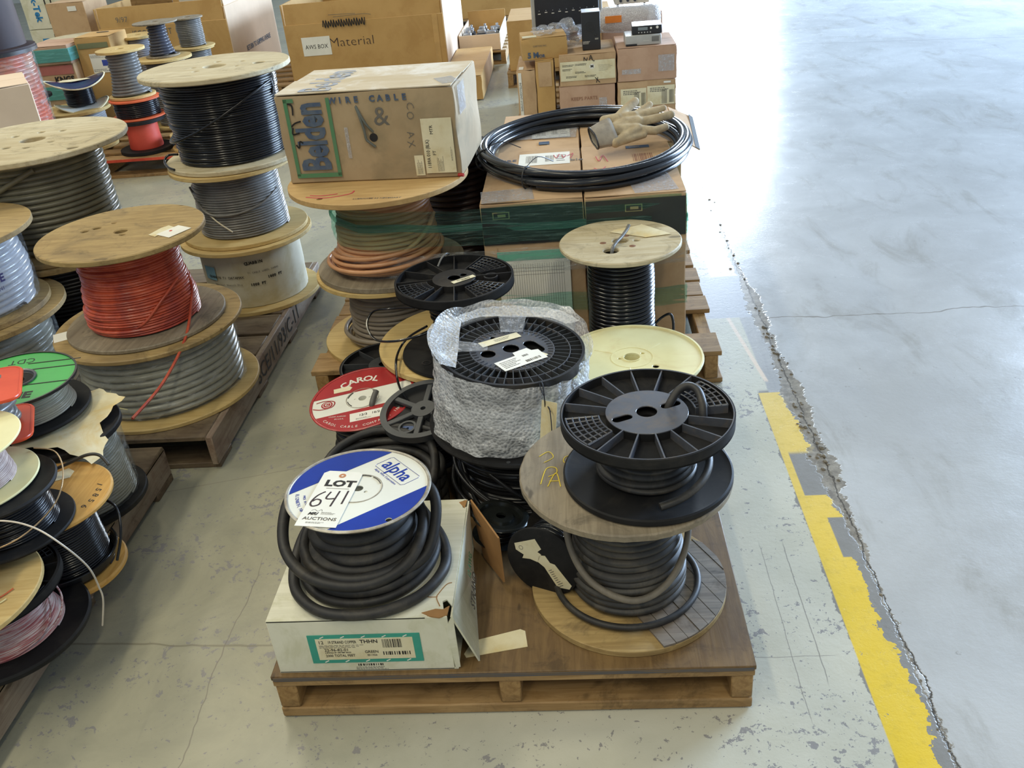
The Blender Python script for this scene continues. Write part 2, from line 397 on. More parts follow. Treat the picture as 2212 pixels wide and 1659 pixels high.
DKEQUIP = mat('black_equipment_panel', rgb(40, 42, 48), rgb(34, 36, 40), sc=6, rough=.4)
LTEQUIP = mat('light_grey_equipment', rgb(186, 186, 182), rgb(174, 174, 170), sc=6, rough=.4)
ORANGE = mat('orange_sticker', rgb(240, 140, 50), rough=.5)
LCD = mat('grey_display', rgb(128, 140, 146), rough=.2)
STEEL = mat('glossy_black_steel', rgb(48, 52, 50), rgb(38, 40, 40), sc=6, rough=.18, metal=.5)
BROWNIN = mat('raw_brown_card', rgb(166, 124, 76), rgb(150, 110, 64), sc=8, rough=.9)
DARKVOID = mat('dark_printed_band', rgb(40, 46, 44), rgb(34, 38, 36), sc=8, rough=.5)
FILMG = film('green_stretch_film', (.74, .93, .87), (.38, .68, .60), .16, rough=.06, wr=(1.5, 1.5, 26), sc=6, bump=1.0, dist=.03)
FILMC = film('clear_stretch_film', (.95, .97, .97), (.75, .78, .78), .18, rough=.08, wr=(3, 3, 9), sc=6, bump=.9, dist=.015)
BUBBLE = film('bubble_wrap_film', (.95, .96, .97), (.93, .95, .97), .38, rough=.16, bubble=True, bump=.8, dist=.006)
TAPE = film('clear_tape', (.93, .93, .93), (.8, .82, .85), .3, rough=.08, wr=(6, 6, 6), sc=12, bump=.8, dist=.006)
# ---------------- floor ----------------
def floor_mat():
    m = bpy.data.materials.new('painted_concrete_floor'); m.use_nodes = True
    t = NT(m); b = t.n['Principled BSDF']; pos = t.new('ShaderNodeNewGeometry').outputs['Position']
    sp = t.new('ShaderNodeSeparateXYZ'); t.put(sp.inputs[0], pos); X0, Y = sp.outputs[0], sp.outputs[1]
    ns = lambda sc, d=4, r=.6, di=0, st=(1, 1, 1): t.noise(t.map(pos, st), sc, d, r, di)
    A = lambda op, a, b=None, c=None: t.math(op, a, b, c)
    wob = A('MULTIPLY', A('SUBTRACT', ns(9, 5, .7), .5), .05)
    fine = A('MULTIPLY', A('SUBTRACT', ns(45, 4, .7), .5), .03)
    X = A('ADD', A('ADD', X0, wob), fine)
    gt = lambda v, e, s=.0015: t.ramp(v, e-s, e+s)
    lt = lambda v, e, s=.0015: A('SUBTRACT', 1, t.ramp(v, e-s, e+s))
    AND = lambda *a: a[0] if len(a) == 1 else A('MULTIPLY', a[0], AND(*a[1:]))
    OR = lambda a, b: A('MAXIMUM', a, b)
    # bare concrete of the drive lane
    conc = t.mix(t.ramp(ns(1.3, 6, .65, .5), .3, .7), rgb(186, 188, 188), rgb(168, 169, 168))
    conc = t.mix(A('MULTIPLY', t.ramp(ns(5, 6, .7, .8, (1, .35, 1)), .5, .72), .4), conc, rgb(132, 128, 116))
    conc = t.mix(A('MULTIPLY', t.ramp(ns(26, 4, .7), .66, .74), .5), conc, rgb(118, 114, 106))
    # grey paint with chips
    paint = t.mix(t.ramp(ns(1.8, 5, .65, .4), .3, .7), rgb(196, 195, 180), rgb(180, 179, 162))
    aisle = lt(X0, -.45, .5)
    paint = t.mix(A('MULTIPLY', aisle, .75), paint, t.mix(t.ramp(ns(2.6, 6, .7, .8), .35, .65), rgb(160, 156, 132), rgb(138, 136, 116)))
    chipn = ns(34, 5, .72, .3); big = ns(3.4, 4, .6)
    thr = A('SUBTRACT', .635, A('MULTIPLY', t.ramp(big, .44, .64), .10))
    chips = OR(A('GREATER_THAN', chipn, thr), A('GREATER_THAN', ns(85, 3, .6), A('SUBTRACT', .685, A('MULTIPLY', t.ramp(big, .4, .7), .05))))
    paint = t.mix(chips, paint, rgb(140, 138, 136))
    scr = ns(10, 3, .5, .2, (1, .12, 1)); paint = t.mix(A('MULTIPLY', t.ramp(scr, .70, .74), .35), paint, rgb(128, 126, 120))
    stain = t.ramp(ns(.9, 4, .6, .3), .55, .75); paint = t.mix(A('MULTIPLY', stain, .25), paint, rgb(150, 140, 104))
    bare = t.mix(ns(8, 5, .7), rgb(138, 136, 132), rgb(118, 116, 110))
    # bare strip between paint and crack
    strip = gt(X, .568)
    paint = t.mix(AND(strip, lt(Y, 2.64, .01)), paint, bare)
    up = AND(gt(Y, 2.62, .003), gt(X0, .605, .004)); paint = t.mix(up, paint, t.mix(ns(14, 4, .7, 0, (4, .4, 1)), rgb(168, 168, 166), rgb(140, 142, 144)))
    mid = AND(gt(Y, 3.2, .004), lt(Y, 3.60, .004)); paint = t.mix(AND(mid, gt(X0, .40, .01)), paint, rgb(166, 170, 176))
    tape = rgb(214, 196, 176)
    t1 = AND(gt(Y, 3.60, .004), lt(Y, 4.53, .004), gt(X0, .553, .004), lt(X, .662)); paint = t.mix(t1, paint, tape)
    t2 = AND(gt(Y, 2.70, .01), lt(Y, 3.2, .004), gt(A('ADD', X0, A('MULTIPLY', A('SUBTRACT', Y, 2.7), .1)), .604, .003), lt(A('ADD', X0, A('MULTIPLY', A('SUBTRACT', Y, 2.7), .1)), .618, .003)); paint = t.mix(t2, paint, tape)
    # yellow stripe
    edge = A('ADD', .655, A('MULTIPLY', A('SUBTRACT', ns(5.5, 5, .7), .5), .13))
    yel = AND(gt(X0, .570, .002), A('LESS_THAN', X, edge), lt(Y, 2.625, .002))
    patch = AND(gt(Y, 2.06, .002), lt(Y, 2.27, .012), gt(X0, .592, .002))
    patch2 = AND(gt(Y, 1.80, .003), lt(Y, 1.96, .003), gt(X0, .628, .002))
    yel = AND(yel, A('SUBTRACT', 1, OR(patch, patch2)), A('SUBTRACT', 1, A('GREATER_THAN', chipn, .69)))
    ycol = t.mix(t.ramp(Y, 1.3, 2.6), rgb(220, 188, 40), rgb(216, 188, 96))
    ycol = t.mix(A('MULTIPLY', t.ramp(ns(30, 5, .7), .5, .7), .35), ycol, rgb(180, 156, 50))
    paint = t.mix(yel, paint, ycol)
    # crack between slabs
    lane = gt(X, .683)
    col = t.mix(lane, paint, conc)
    cx = A('ABSOLUTE', A('SUBTRACT', X, .681))
    wid = A('ADD', .004, A('MULTIPLY', AND(gt(Y, 1.95, .3), lt(Y, 3.5, .3)), .034))
    wid = A('MULTIPLY', wid, A('SUBTRACT', A('MULTIPLY', ns(5, 5, .75), 3.0), .75))
    crack = lt(A('SUBTRACT', cx, wid), 0, .003)
    col = t.mix(A('MULTIPLY', crack, .85), col, t.mix(t.ramp(ns(40, 4, .7), .35, .65), rgb(148, 140, 124), rgb(108, 100, 86)))
    seam = lt(A('ABSOLUTE', A('SUBTRACT', A('ADD', X0, A('MULTIPLY', A('SUBTRACT', ns(6, 5, .75), .5), .06)), .684)), .0022, .0018)
    col = t.mix(seam, col, rgb(72, 66, 56))
    crack = OR(crack, seam)
    # fine cracks and joints across
    def line(axis_val, other, amp, sc, width, mask, c, cc):
        n = A('MULTIPLY', A('SUBTRACT', t.noise(t.map(pos, (1, 1, 1)), sc, 4, .6), .5), amp)
        d = A('ABSOLUTE', A('SUBTRACT', A('ADD', axis_val, n), c))
        return t.mix(A('MULTIPLY', AND(A('SUBTRACT', 1, t.ramp(d, width*.4, width)), mask), .7), other, cc)
    dk = rgb(116, 110, 100)
    col = line(Y, col, .16, 2.2, .0040, lane, 3.17, dk)
    col = line(A('ADD', Y, A('MULTIPLY', X0, .26)), col, .0, 1, .011, lane, 9.2, rgb(140, 140, 140))
    col = line(Y, col, .12, 1.5, .0045, lt(X0, -.72, .05), 1.56, rgb(122, 118, 100))
    col = line(X0, col, .10, 2.2, .0020, lt(Y, 1.85, .1), -.90, rgb(118, 112, 104))
    col = line(A('SUBTRACT', Y, A('MULTIPLY', X0, .25)), col, .02, 1.5, .0022, lt(X0, -.7, .05), 2.53, rgb(128, 124, 108))
    col = line(X0, col, .012, 9, .0018, AND(gt(Y, 1.40, .02), lt(Y, 1.86, .02)), .49, rgb(120, 116, 110))
    col = line(X0, col, .012, 9, .0015, AND(gt(Y, 1.30, .02), lt(Y, 1.86, .02)), .43, rgb(128, 124, 118))
    col = line(Y, col, .012, 9, .0014, AND(gt(X0, .33, .02), lt(X0, .52, .02)), 1.475, rgb(128, 124, 118))
    t.put(b.inputs['Base Color'], col)
    rg = A('ADD', .13, A('MULTIPLY', ns(7, 5, .7), .24)); rg = A('ADD', rg, A('MULTIPLY', lt(X0, .68, .01), .12))
    t.put(b.inputs['Roughness'], rg); b.inputs['Specular IOR Level'].default_value = .5
    h = A('SUBTRACT', A('MULTIPLY', ns(60, 4, .7), .25), A('MULTIPLY', crack, A('ADD', .05, A('MULTIPLY', ns(30, 4, .7), .5)))); h = A('SUBTRACT', h, A('MULTIPLY', A('MULTIPLY', chips, A('SUBTRACT', 1, lane)), .15))
    t.put(b.inputs['Normal'], t.bump(h, .5, .004))
    return m
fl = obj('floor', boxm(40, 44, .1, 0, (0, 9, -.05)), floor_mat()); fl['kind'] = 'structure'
WALLM = mat('painted_block_wall', rgb(196, 196, 186), rgb(186, 186, 176), sc=2, rough=.8)
wl = obj('wall_back', join([boxm(17, .2, 6, 0, (-10, 20, 3)), boxm(16, .2, 6, 0, (12, 20, 3)), boxm(5.5, .2, 1.5, 0, (1.25, 20, 5.25))]), WALLM); wl['kind'] = 'structure'
# loose spall stones lying in the crack
rr = random.Random(5)
STONE = mat('broken_concrete', rgb(136, 128, 114), rgb(100, 94, 82), sc=30, rough=.9, bump=.4)
ms = []
for i in range(70):
    y = rr.choice((rr.uniform(2.1, 3.3), rr.uniform(2.3, 2.9), rr.uniform(1.2, 5))); s = rr.uniform(.003, .010)*(1 if y > 2 else .5)
    bm = bmesh.new(); bmesh.ops.create_icosphere(bm, subdivisions=1, radius=s)
    for v in bm.verts: v.co = Vector((v.co.x*rr.uniform(.7, 1.3), v.co.y*rr.uniform(.8, 1.5), v.co.z*.45))
    bmesh.ops.translate(bm, vec=(.681+rr.gauss(0, .013 if y > 2 else .004), y, s*.05), verts=bm.verts)
    me = bpy.data.meshes.new('m'); bm.to_mesh(me); bm.free(); ms.append(me)
st = tag(obj('concrete_rubble', join(ms), STONE), 'broken bits of concrete lying along the crack beside the yellow line', 'rubble'); st['kind'] = 'stuff'

# ---------------- pallets ----------------
ZP = .125
p = thing('wooden_pallet', 'front pallet with brown plywood deck, nearest the camera, carrying the lot tag spool', 'pallet', (-.192, 1.945, 0))
W_, L_ = 1.024, 1.22
box('plywood_deck', (0, 0, ZP-.006), (W_, L_, .012), DECK, p, .002)
box('blue_edge_strip', (0, -L_/2-.0008, ZP-.0075), (W_-.01, .0016, .009), BLUEDGE, p, 0)
for i in range(7): box('deck_board', (0, -L_/2+.05+i*.186, ZP-.021), (W_-.004, .1, .016), LUMBER, p, .002)
for x in (-.485, 0, .485): box('stringer', (x, 0, .063), (.045, L_-.004, .066), LUMBER_Y, p, .003)
for i in range(4): box('bottom_board', (0, -L_/2+.045+i*.37, .0155), (W_-.008, .09, .027), LUMBER, p, .003)

p = thing('wooden_pallet', 'pallet of separate pale boards behind the front one, under the cartons', 'pallet', (-.245, 3.31, 0))
W2, L2 = 1.42, 1.22
for i, (y, ww) in enumerate([(-.54, .14), (-.22, .12), (-.09, .12), (.05, .12), (.2, .12), (.36, .12), (.52, .14)]):
    box('deck_board', (0, y, .117), (W2-(.0 if i % 2 else .012), ww, .018), LUMBER, p, .002)
for x in (-.67, .0, .67): box('stringer', (x, 0, .065), (.045, L2, .086), LUMBER_Y, p, .003)
for y in (-.55, 0, .55): box('bottom_board', (0, y, .011), (W2, .11, .02), LUMBER, p, .003)

p = thing('wooden_pallet', 'aged pallet with written code on its side, under the red wire spool', 'pallet', (-1.79, 3.03, 0))
W3, L3 = 1.24, 1.44
for i in range(8): box('deck_board', (-.011, -L3/2+.085+i*.181, .117), (W3-.022, .165 if i != 3 else .15, .017), OLDL, p, .003)
for x in (-W3/2+.025, 0, W3/2-.0125): box('stringer', (x, 0, .066 if x < .5 else .071), (.04 if x < .5 else .022, L3, .086 if x < .5 else .104), OLDL_Y, p, .003)
for i in range(4): box('bottom_board', (0, -L3/2+.07+i*.43, .0095), (W3-.006, .11, .019), OLDL, p, .002)
text(p, 'SCE/11/93/C-11', .085, (W3/2+.0008, .03, .070), (PI/2, 0, PI/2), INK, sx=1.05)

p = thing('wooden_pallet', 'aged grey pallet at lower left under the pile of small spools', 'pallet', (-1.93, 1.66, 0))
W4, L4 = 1.24, 1.22
for i in range(7): box('deck_board', (0, -L4/2+.08+i*.177, .117), (W4, .15, .017), OLDL, p, .003)
for x in (-W4/2+.02, 0, W4/2-.02): box('stringer', (x, 0, .071), (.04, L4, .088 if x < .5 else .094), OLDL_Y, p, .003)
for i in range(3): box('bottom_board', (0, -L4/2+.06+i*.55, .0125), (W4, .12, .025), OLDL, p, .003)
scrawl(p, [[(-.06, .02), (-.058, -.02)], [(-.035, .022), (-.03, -.02)], [(-.01, .022), (-.004, -.02)], [(.012, .024), (.02, -.018)]], .0022, PENINK, (W4/2+.0006, .02, .075), (PI/2, 0, PI/2))

# ---------------- builders for spools ----------------
def wood_holes(big=.026, bolts=((.07, 0), (.07, 2.1), (.07, 4.2)), br=.007, extra=()):
    return [(0, 0, big)]+[(r*math.cos(a), r*math.sin(a), br) for r, a in bolts]+list(extra)
def spool(label, loc, h, Rb, Rt, fm, wm, rw, rc, th=.018, tht=None, fmt=None, cat='cable spool', group=None, rot=0, holes=None, core=.05, jit=.2, seed=1, av=.003, wob=0, name='cable_spool', skew=0, zr=(0, 1), seg=72, bev=.0015, hb=None):
    """drum standing on its end: base plane at loc, full height h"""
    s = thing(name, label, cat, loc, rot, group)
    tht = tht or th
    if Rb: flange(s, 'bottom_flange', Rb, 0, th, fm, hb or ((0, 0, .02),), bev=bev, wob=wob)
    if Rt: flange(s, 'top_flange', Rt, h-tht, tht, fmt or fm, holes or wood_holes(), bev=bev, wob=wob)
    obj('core', ringm(.022, core, th, h-tht, 32), fm, s)
    if rw:
        rf = rw if callable(rw) else (lambda u: rw)
        z0 = th+.0005; z1 = h-tht-.0005
        wind(s, rf, z0+(z1-z0)*zr[0], z0+(z1-z0)*zr[1], rc, wm, jit=jit, seed=seed, ang_var=av, skew=skew, seg=seg)
    return s
def ribbed(P, name, R, z0, th, nr, hub, m, grids=(), holes=((0, 0, .02),), hubm=None, midr=None, open_=False, rimw=.006, a_off=0, plate_holes=()):
    """moulded plastic flange: thin plate, upstanding rim, radial ribs, hub disc and lattice patches"""
    f = obj(name, plate([circ(R, 96)]+[circ(h[2], 20, (h[0], h[1])) if len(h) == 3 else h for h in list(holes)+list(plate_holes)], .004, z0), m, P)
    obj('rim', ringm(R-rimw, R, z0, z0+th), m, f); obj('rim_edge', ringm(R-rimw, R-rimw*.55, z0+th-.0005, z0+th+.0008), hubm or m, f)
    obj('hub_plate', plate([circ(hub, 64)]+[circ(h[2], 20, (h[0], h[1])) if len(h) == 3 else h for h in holes], .003, z0+th-.004, .0006), hubm or m, f)
    obj('hub_wall', ringm(hub-.004, hub, z0, z0+th-.003, 64), m, f)
    rm = boxm(R-hub-rimw*.5, .0030, th-.004, 0, (hub+(R-hub)/2-.001, 0, z0+.003+(th-.004)/2)); rm.materials.append(hubm or m)
    for i in range(nr):
        a = a_off+2*PI*i/nr
        if any(abs((math.degrees(a)-g+180) % 360-180) < 17 for g in grids): continue
        o = bpy.data.objects.new('rib', rm); C.objects.link(o); o.parent = f; o.rotation_euler = (0, 0, a)
    if midr: obj('ring_rib', ringm(midr-.0013, midr+.0013, z0+.003, z0+th-.001), hubm or m, f)
    for g in grids:
        bars = []; g0 = math.radians(g); r0, r1 = hub+(R-hub)*.16, R-rimw-.006; da = math.radians(19)
        for k in range(6):
            r = r0+(r1-r0)*k/5
            bars.append(tubem([Vector((r*math.cos(g0+da*q), r*math.sin(g0+da*q), z0+th-.002)) for q in (-1, -.6, -.2, .2, .6, 1)], .0017, 4))
        for k in range(7):
            q = -1+k/3; a = g0+da*q
            bars.append(tubem([Vector((r0*math.cos(a), r0*math.sin(a), z0+th-.003)), Vector((r1*math.cos(a+.02), r1*math.sin(a+.02), z0+th-.002))], .0017, 4))
        for q in (-1, 1):
            a = g0+da*q; b0 = boxm(r1-r0, .003, th-.005, 0, ((r0+r1)/2, 0, z0+.003+(th-.005)/2)); b0.transform(Matrix.Rotation(a, 4, 'Z')); bars.append(b0)
        obj('lattice', join(bars), hubm or m, f)
    return f

# ---------------- front right stack ----------------
s = thing('cable_spool', 'large weathered wooden spool of dark grey cable at front right, lying plank flange below', 'cable spool', (.074, 1.587, ZP))
flange(s, 'bottom_flange', .221, 0, .016, PLY_OLD, ((0, 0, .02),))
rr = random.Random(3); ang = math.radians(118)      # grey boards laid over the right half of the lower flange
u = -.045; k = 0
while u < .218:
    wd = min(rr.uniform(.026, .036), .218-u); u1 = u+wd-.0016; R_ = .2205
    def ch(uu): return math.sqrt(max(0, R_*R_-uu*uu))
    lo = -1
    pts = [(u, -ch(u))]+[(u+(u1-u)*q/4, -ch(u+(u1-u)*q/4)) for q in range(1, 4)]+[(u1, -ch(u1)), (u1, ch(u1)*.35), (u, ch(u)*.45)]
    ca, sa = math.cos(ang-PI/2), math.sin(ang-PI/2)
    pts = [(x*ca-y*sa, x*sa+y*ca) for x, y in pts]
    o = sheet(s, 'board', pts, GREYWOOD, .0163, .0045+rr.uniform(0, .0012)); u += wd; k += 1
flange(s, 'top_flange', .226, .312, .018, PLY_GREY, ((0, 0, .024),), bev=.003, wob=.004)
obj('core', ringm(.03, .06, .016, .312, 32), PLY_OLD, s)
wind(s, lambda u: .130-.016*u**1.3+.004*math.sin(9*u), .022, .311, .0088, DGREYCAB, jit=.22, seed=8, ang_var=.002)
tube(s, 'loose_cable_loop', arc(.166, .030, 150, 385, 20, (0, -.004), 0, -.010), .0075, RUBBER, 5)
tube(s, 'loose_cable_strand', [(r_*math.cos(math.radians(a)), r_*math.sin(math.radians(a)), z) for r_, a, z in ((.128, 150, .285), (.133, 178, .235), (.138, 205, .165), (.142, 235, .115), (.142, 270, .085), (.139, 300, .10), (.136, 330, .145), (.134, 358, .195), (.128, 385, .22))], .0078, mat('dusty_grey_cable', rgb(128, 120, 106), rgb(104, 98, 88), sc=15, rough=.6), 6)
# chalk marks on the upper flange
scrawl(s, [[(-.184, .055), (-.164, .072), (-.153, .050), (-.173, .031)], [(-.110, .052), (-.126, .050), (-.130, .030), (-.108, .018)],
           [(-.179, -.048), (-.168, .007), (-.148, .010), (-.146, -.010), (-.163, -.022)], [(-.164, -.057), (-.147, -.009), (-.137, -.059)], [(-.161, -.038), (-.141, -.038)], [(-.116, -.027), (-.112, -.057)]], .0011, CHALK, (0, 0, .3303))

s = thing('cable_spool', 'black plastic spool with ribbed grey hub and lattice patches on the weathered wooden flange', 'cable spool', (.119, 1.558, ZP+.331))
obj('bottom_flange', lathe([(.02, 0), (.172, 0), (.176, .004), (.176, .014), (.172, .016), (.165, .013), (.02, .013), (.02, 0)], 96), BLKPL2, s)
ribbed(s, 'top_flange', .175, .133, .024, 16, .083, BLKPL2, (203, 23), [(0, 0, .021), slot(-.05, -.022, .024, .0095, math.radians(24)), slot(.05, .022, .024, .0095, math.radians(24))], HUBPL, a_off=.12, rimw=.005)
obj('core', ringm(.022, .07, .013, .133, 48), BLKPL2, s)
wind(s, lambda u: .094+.012*(1-u), .014, .088, .0075, DGREYCAB, jit=.35, seed=4, ang_var=.004)
tube(s, 'cable_end', arc(.146, .026, 275, 398, 10, (0, .0), .045, -.035)[::-1], .0085, DGREYCAB, 6)
tube(s, 'cable_end', [(.038, .02, .13), (.05, .028, .156), (.068, .044, .175), (.088, .045, .184), (.104, .026, .184), (.110, -.002, .172), (.110, -.016, .155), (.11, -.02, .14)], .0085, RUBBER, 6)
# ---------------- white box with the lot tag spool ----------------
bx = thing('cardboard_box', 'white corrugated wire box with teal bordered label and burst corner, on the front pallet', 'box', (-.4905, 1.5425, ZP))
BW, BD, BH = .387, .392, .15; t_ = .004
box('bottom_panel', (0, 0, t_/2), (BW, BD, t_), WHITEBOX, bx, .0005)
box('front_panel', (-.004, -BD/2+t_/2, BH/2), (BW-.008, t_, BH-.001), WHITEBOX, bx, .001)
box('back_panel', (0, BD/2-t_/2, BH/2), (BW, t_, BH-.001), WHITEBOX, bx, .001)
box('side_panel', (-BW/2+t_/2, 0, BH/2), (t_, BD-.008, BH-.001), WHITEBOX, bx, .001)
tp = [(-BW/2, -BD/2), (.140, -BD/2), (.150, -BD/2+.008), (.168, -BD/2+.004), (.178, -BD/2+.014), (.172, -BD/2+.045), (.180, -BD/2+.05), (BW/2, -BD/2+.03), (BW/2, BD/2-.03), (BW/2-.008, BD/2-.034), (BW/2-.016, BD/2-.012), (BW/2-.004, BD/2), (-BW/2, BD/2)]
sheet(bx, 'top_panel', tp, WHITEBOX, BH-t_, t_)
sheet(bx, 'torn_liner', [(.132, -BD/2+.012), (.150, -BD/2+.001), (.17, -BD/2-.003), (.186, -BD/2+.004), (.188, -BD/2+.03), (.176, -BD/2+.02), (.160, -BD/2+.022)], BROWNIN, BH-.0015, .003)
sheet(bx, 'torn_liner', [(BW/2-.02, BD/2-.012), (BW/2-.004, BD/2-.036), (BW/2-.001, BD/2-.004)], BROWNIN, BH-.0012, .002)
for pts in ([(.168, -BD/2+.03), (.158, -BD/2+.055), (.162, -BD/2+.07), (.175, -BD/2+.095), (.186, -BD/2+.10)], [(.160, -BD/2+.058), (.145, -BD/2+.058), (.130, -BD/2+.062)]):
    scrawl(bx, [pts], .0012, BROWNIN, (0, 0, BH-.0002), name='tear')
# right side board pushed out, and its brown inner flap at the back corner
def quad(P, name, q, m, th=.004):
    a, b, c, d = [Vector(v) for v in q]; n = (b-a).cross(d-a).normalized()*th
    V = [a, b, c, d, a+n, b+n, c+n, d+n]
    return obj(name, mesh(V, [(0, 3, 2, 1), (4, 5, 6, 7), (0, 1, 5, 4), (1, 2, 6, 5), (2, 3, 7, 6), (3, 0, 4, 7)], 20), m, P)
sd = quad(bx, 'side_flap', [(BW/2+.002, -BD/2+.004, BH-.004), (BW/2+.044, -BD/2+.020, .001), (BW/2+.008, .10, .001), (BW/2+.004, BD/2-.004, BH-.002)], WHITEBOX, -.004)
quad(bx, 'brown_flap', [(BW/2+.006, BD/2-.004, BH), (BW/2+.080, .060, BH-.012), (BW/2+.083, .048, .016), (BW/2+.028, .150, .006)], BROWNIN, .004)
quad(bx, 'torn_edge', [(BW/2-.014, -BD/2-.001, BH-.03), (BW/2+.004, -BD/2+.004, BH-.001), (BW/2+.004, -BD/2+.002, .004), (BW/2-.006, -BD/2-.001, .004)], WHITEBOX, .003)
text(bx, 'STRAND', .030, (BW/2+.026, -.035, .072), (math.radians(70), math.radians(2), math.radians(93)), GREYINK, bold=.0006)
text(bx, '12 AWG', .022, (BW/2+.017, .01, .105), (math.radians(70), 0, math.radians(93)), GREENINK, bold=.0004)
lb = box('shipping_label', (.004, -BD/2-.0009, .068), (.238, .0012, .080), TEALINK, bx, 0)
box('label_field', (0, -.0008, 0), (.206, .0006, .060), PAPER, lb, 0)
for k in range(5):
    for s_ in (-1, 1): box('label_slash', (-.088+k*.044, -.0012, .0345*s_), (.010, .0004, .0022), WPAPER, lb, 0, (0, -.5, 0))
R90 = (PI/2, 0, 0); yy = -.0014
text(lb, '12', .0125, (-.092, yy, .020), R90, INK); text(lb, '19 STRAND COPPER', .0112, (-.047, yy, .020), R90, INK, sx=.60)
text(lb, 'THHN', .0135, (.010, yy, .0205), R90, INK, bold=.0002)
lines(lb, .105, .010, 3, (-.045, yy, .008), R90, GREYINK, 3)
text(lb, '22-96-82-01', .0105, (-.062, yy, -.002), R90, INK); text(lb, '2 SPOOLS OF 1000 FEET EACH', .0052, (-.06, yy, -.0095), R90, INK, sx=.8)
text(lb, '2000 TOTAL FEET', .0095, (-.056, yy, -.0185), R90, INK, sx=.85)
text(lb, 'GREEN', .0105, (.012, yy, -.009), R90, INK, sx=.9); text(lb, 'E511526', .006, (.012, yy, -.0185), R90, INK)
barcode(lb, .040, .024, (.058, yy, .014), R90, INK, 4); barcode(lb, .060, .010, (.066, yy, -.014), R90, INK, 9)
barcode(bx, .055, .006, (.008, -BD/2-.0006, .020), R90, INK, 12); lines(bx, .07, .010, 3, (.010, -BD/2-.0006, .010), R90, GREYINK, 7)

# ---------------- enamel spool ----------------
s = thing('cable_spool', 'blue and white enamelled metal spool of thick black rubber cable on the white box', 'cable spool', (-.495, 1.522, ZP+BH), (math.radians(-1.5), math.radians(1.5), 0))
obj('bottom_flange', lathe([(.02, 0), (.148, 0), (.151, .003), (.148, .006), (.02, .004), (.02, 0)], 96), WENAMEL, s)
zt = .196
tf = obj('top_flange', plate([circ(.148, 96), circ(.0105, 24), circ(.0042, 12, (.018, -.013)), circ(.007, 16, (.084, -.112))], .002, zt), WENAMEL, s)
obj('rolled_rim', lathe([(.146, zt), (.149, zt-.002), (.1535, zt), (.1545, zt+.003), (.151, zt+.0055), (.147, zt+.004), (.146, zt)], 96, 60), RIMMET, tf)
obj('hub_ring', ringm(.0495, .0515, zt+.002, zt+.0032, 64), RIMMET, tf)
def seg(P, name, R, d, a, m, z, hole=None, th=.0006):
    """circular segment beyond a chord at distance d in direction a"""
    h = math.acos(d/R); pts = [(R*math.cos(a-h+2*h*i/30), R*math.sin(a-h+2*h*i/30)) for i in range(31)]
    lp = [pts]+([circ(*hole)] if hole else [])
    return obj(name, plate(lp, th, z), m, P)
na = math.radians(129)
seg(tf, 'blue_segment', .1455, .076, na, BENAMEL, zt+.0022)
seg(tf, 'blue_segment', .1455, .088, na+PI, BENAMEL, zt+.0022, (.007, 16, (.084, -.112)))
for k, a in enumerate((20, 65, 200)): tube(tf, 'embossed_arc', arc(.047, zt+.003, a, a+38, 6), .0011, GREYPL, 3, 5)
TR = math.radians(-48)
lg = text(tf, 'alpha', .050, (.073, .064, zt+.0022), (0, 0, TR), BENAMEL, sx=.84, bold=.0008)
fr = [(-.050, -.024), (.050, -.024), (.054, -.018), (.054, .018), (.050, .024), (-.050, .024), (-.054, .018), (-.054, -.018)]
tube(tf, 'logo_frame', [(x*math.cos(TR)-y*math.sin(TR)+.073, x*math.sin(TR)+y*math.cos(TR)+.063, zt+.0022) for x, y in fr], .0006, BENAMEL, 1, 4, True)
text(tf, 'Alpha Wire Corporation', .0085, (.073-.031*math.sin(-TR)*1.0, .063-.031*math.cos(TR), zt+.0022), (0, 0, TR), BENAMEL, sx=.95)
arctext(tf, 'ELIZABETH, NEW JERSEY', .0105, .128, 212, 46, zt+.0022, BENAMEL)
arctext(tf, 'MADE IN U.S.A.', .0075, .113, 206, 26, zt+.0022, BENAMEL)
obj('core', ringm(.02, .07, .004, zt, 40), WENAMEL, s)
wind(s, lambda u: .131-.024*u, .006, .192, .0122, RUBBER, jit=.40, seed=13, ang_var=.007)
for z, r_, dx in ((.020, .146, 0), (.045, .141, .004), (.075, .136, 0)):
    tube(s, 'loose_cable_loop', [(r_*math.cos(a)*(1+.02*math.sin(3*a))+dx, r_*math.sin(a), z+.010*math.sin(a+.6)) for a in [2*PI*i/22 for i in range(22)]], .0118, RUBBER, 4, 8, True)
lp_ = [(.06, .13, .08), (.13, .095, .03), (.165, .03, .012), (.168, -.05, .013), (.125, -.130, .013), (.04, -.178, .013), (-.06, -.175, .013), (-.130, -.120, .014), (-.158, -.04, .02), (-.150, .04, .05), (-.11, .10, .09)]
tube(s, 'cable_tail', lp_[::-1], .012, RUBBER, 8, 10)
tube(s, 'cable_tail', [(-.11, .10, .17), (-.155, .03, .165), (-.166, -.03, .13), (-.150, -.085, .095), (-.10, -.128, .07), (-.03, -.145, .058), (.04, -.140, .06), (.10, -.105, .075), (.128, -.05, .10), (.125, .02, .12), (.08, .09, .14)], .0122, RUBBER, 8, 10)
tube(s, 'cable_tail', [(.09, -.10, .05), (.140, -.06, .07), (.156, .0, .11), (.148, .05, .15), (.10, .10, .17)], .0118, RUBBER, 8, 10)

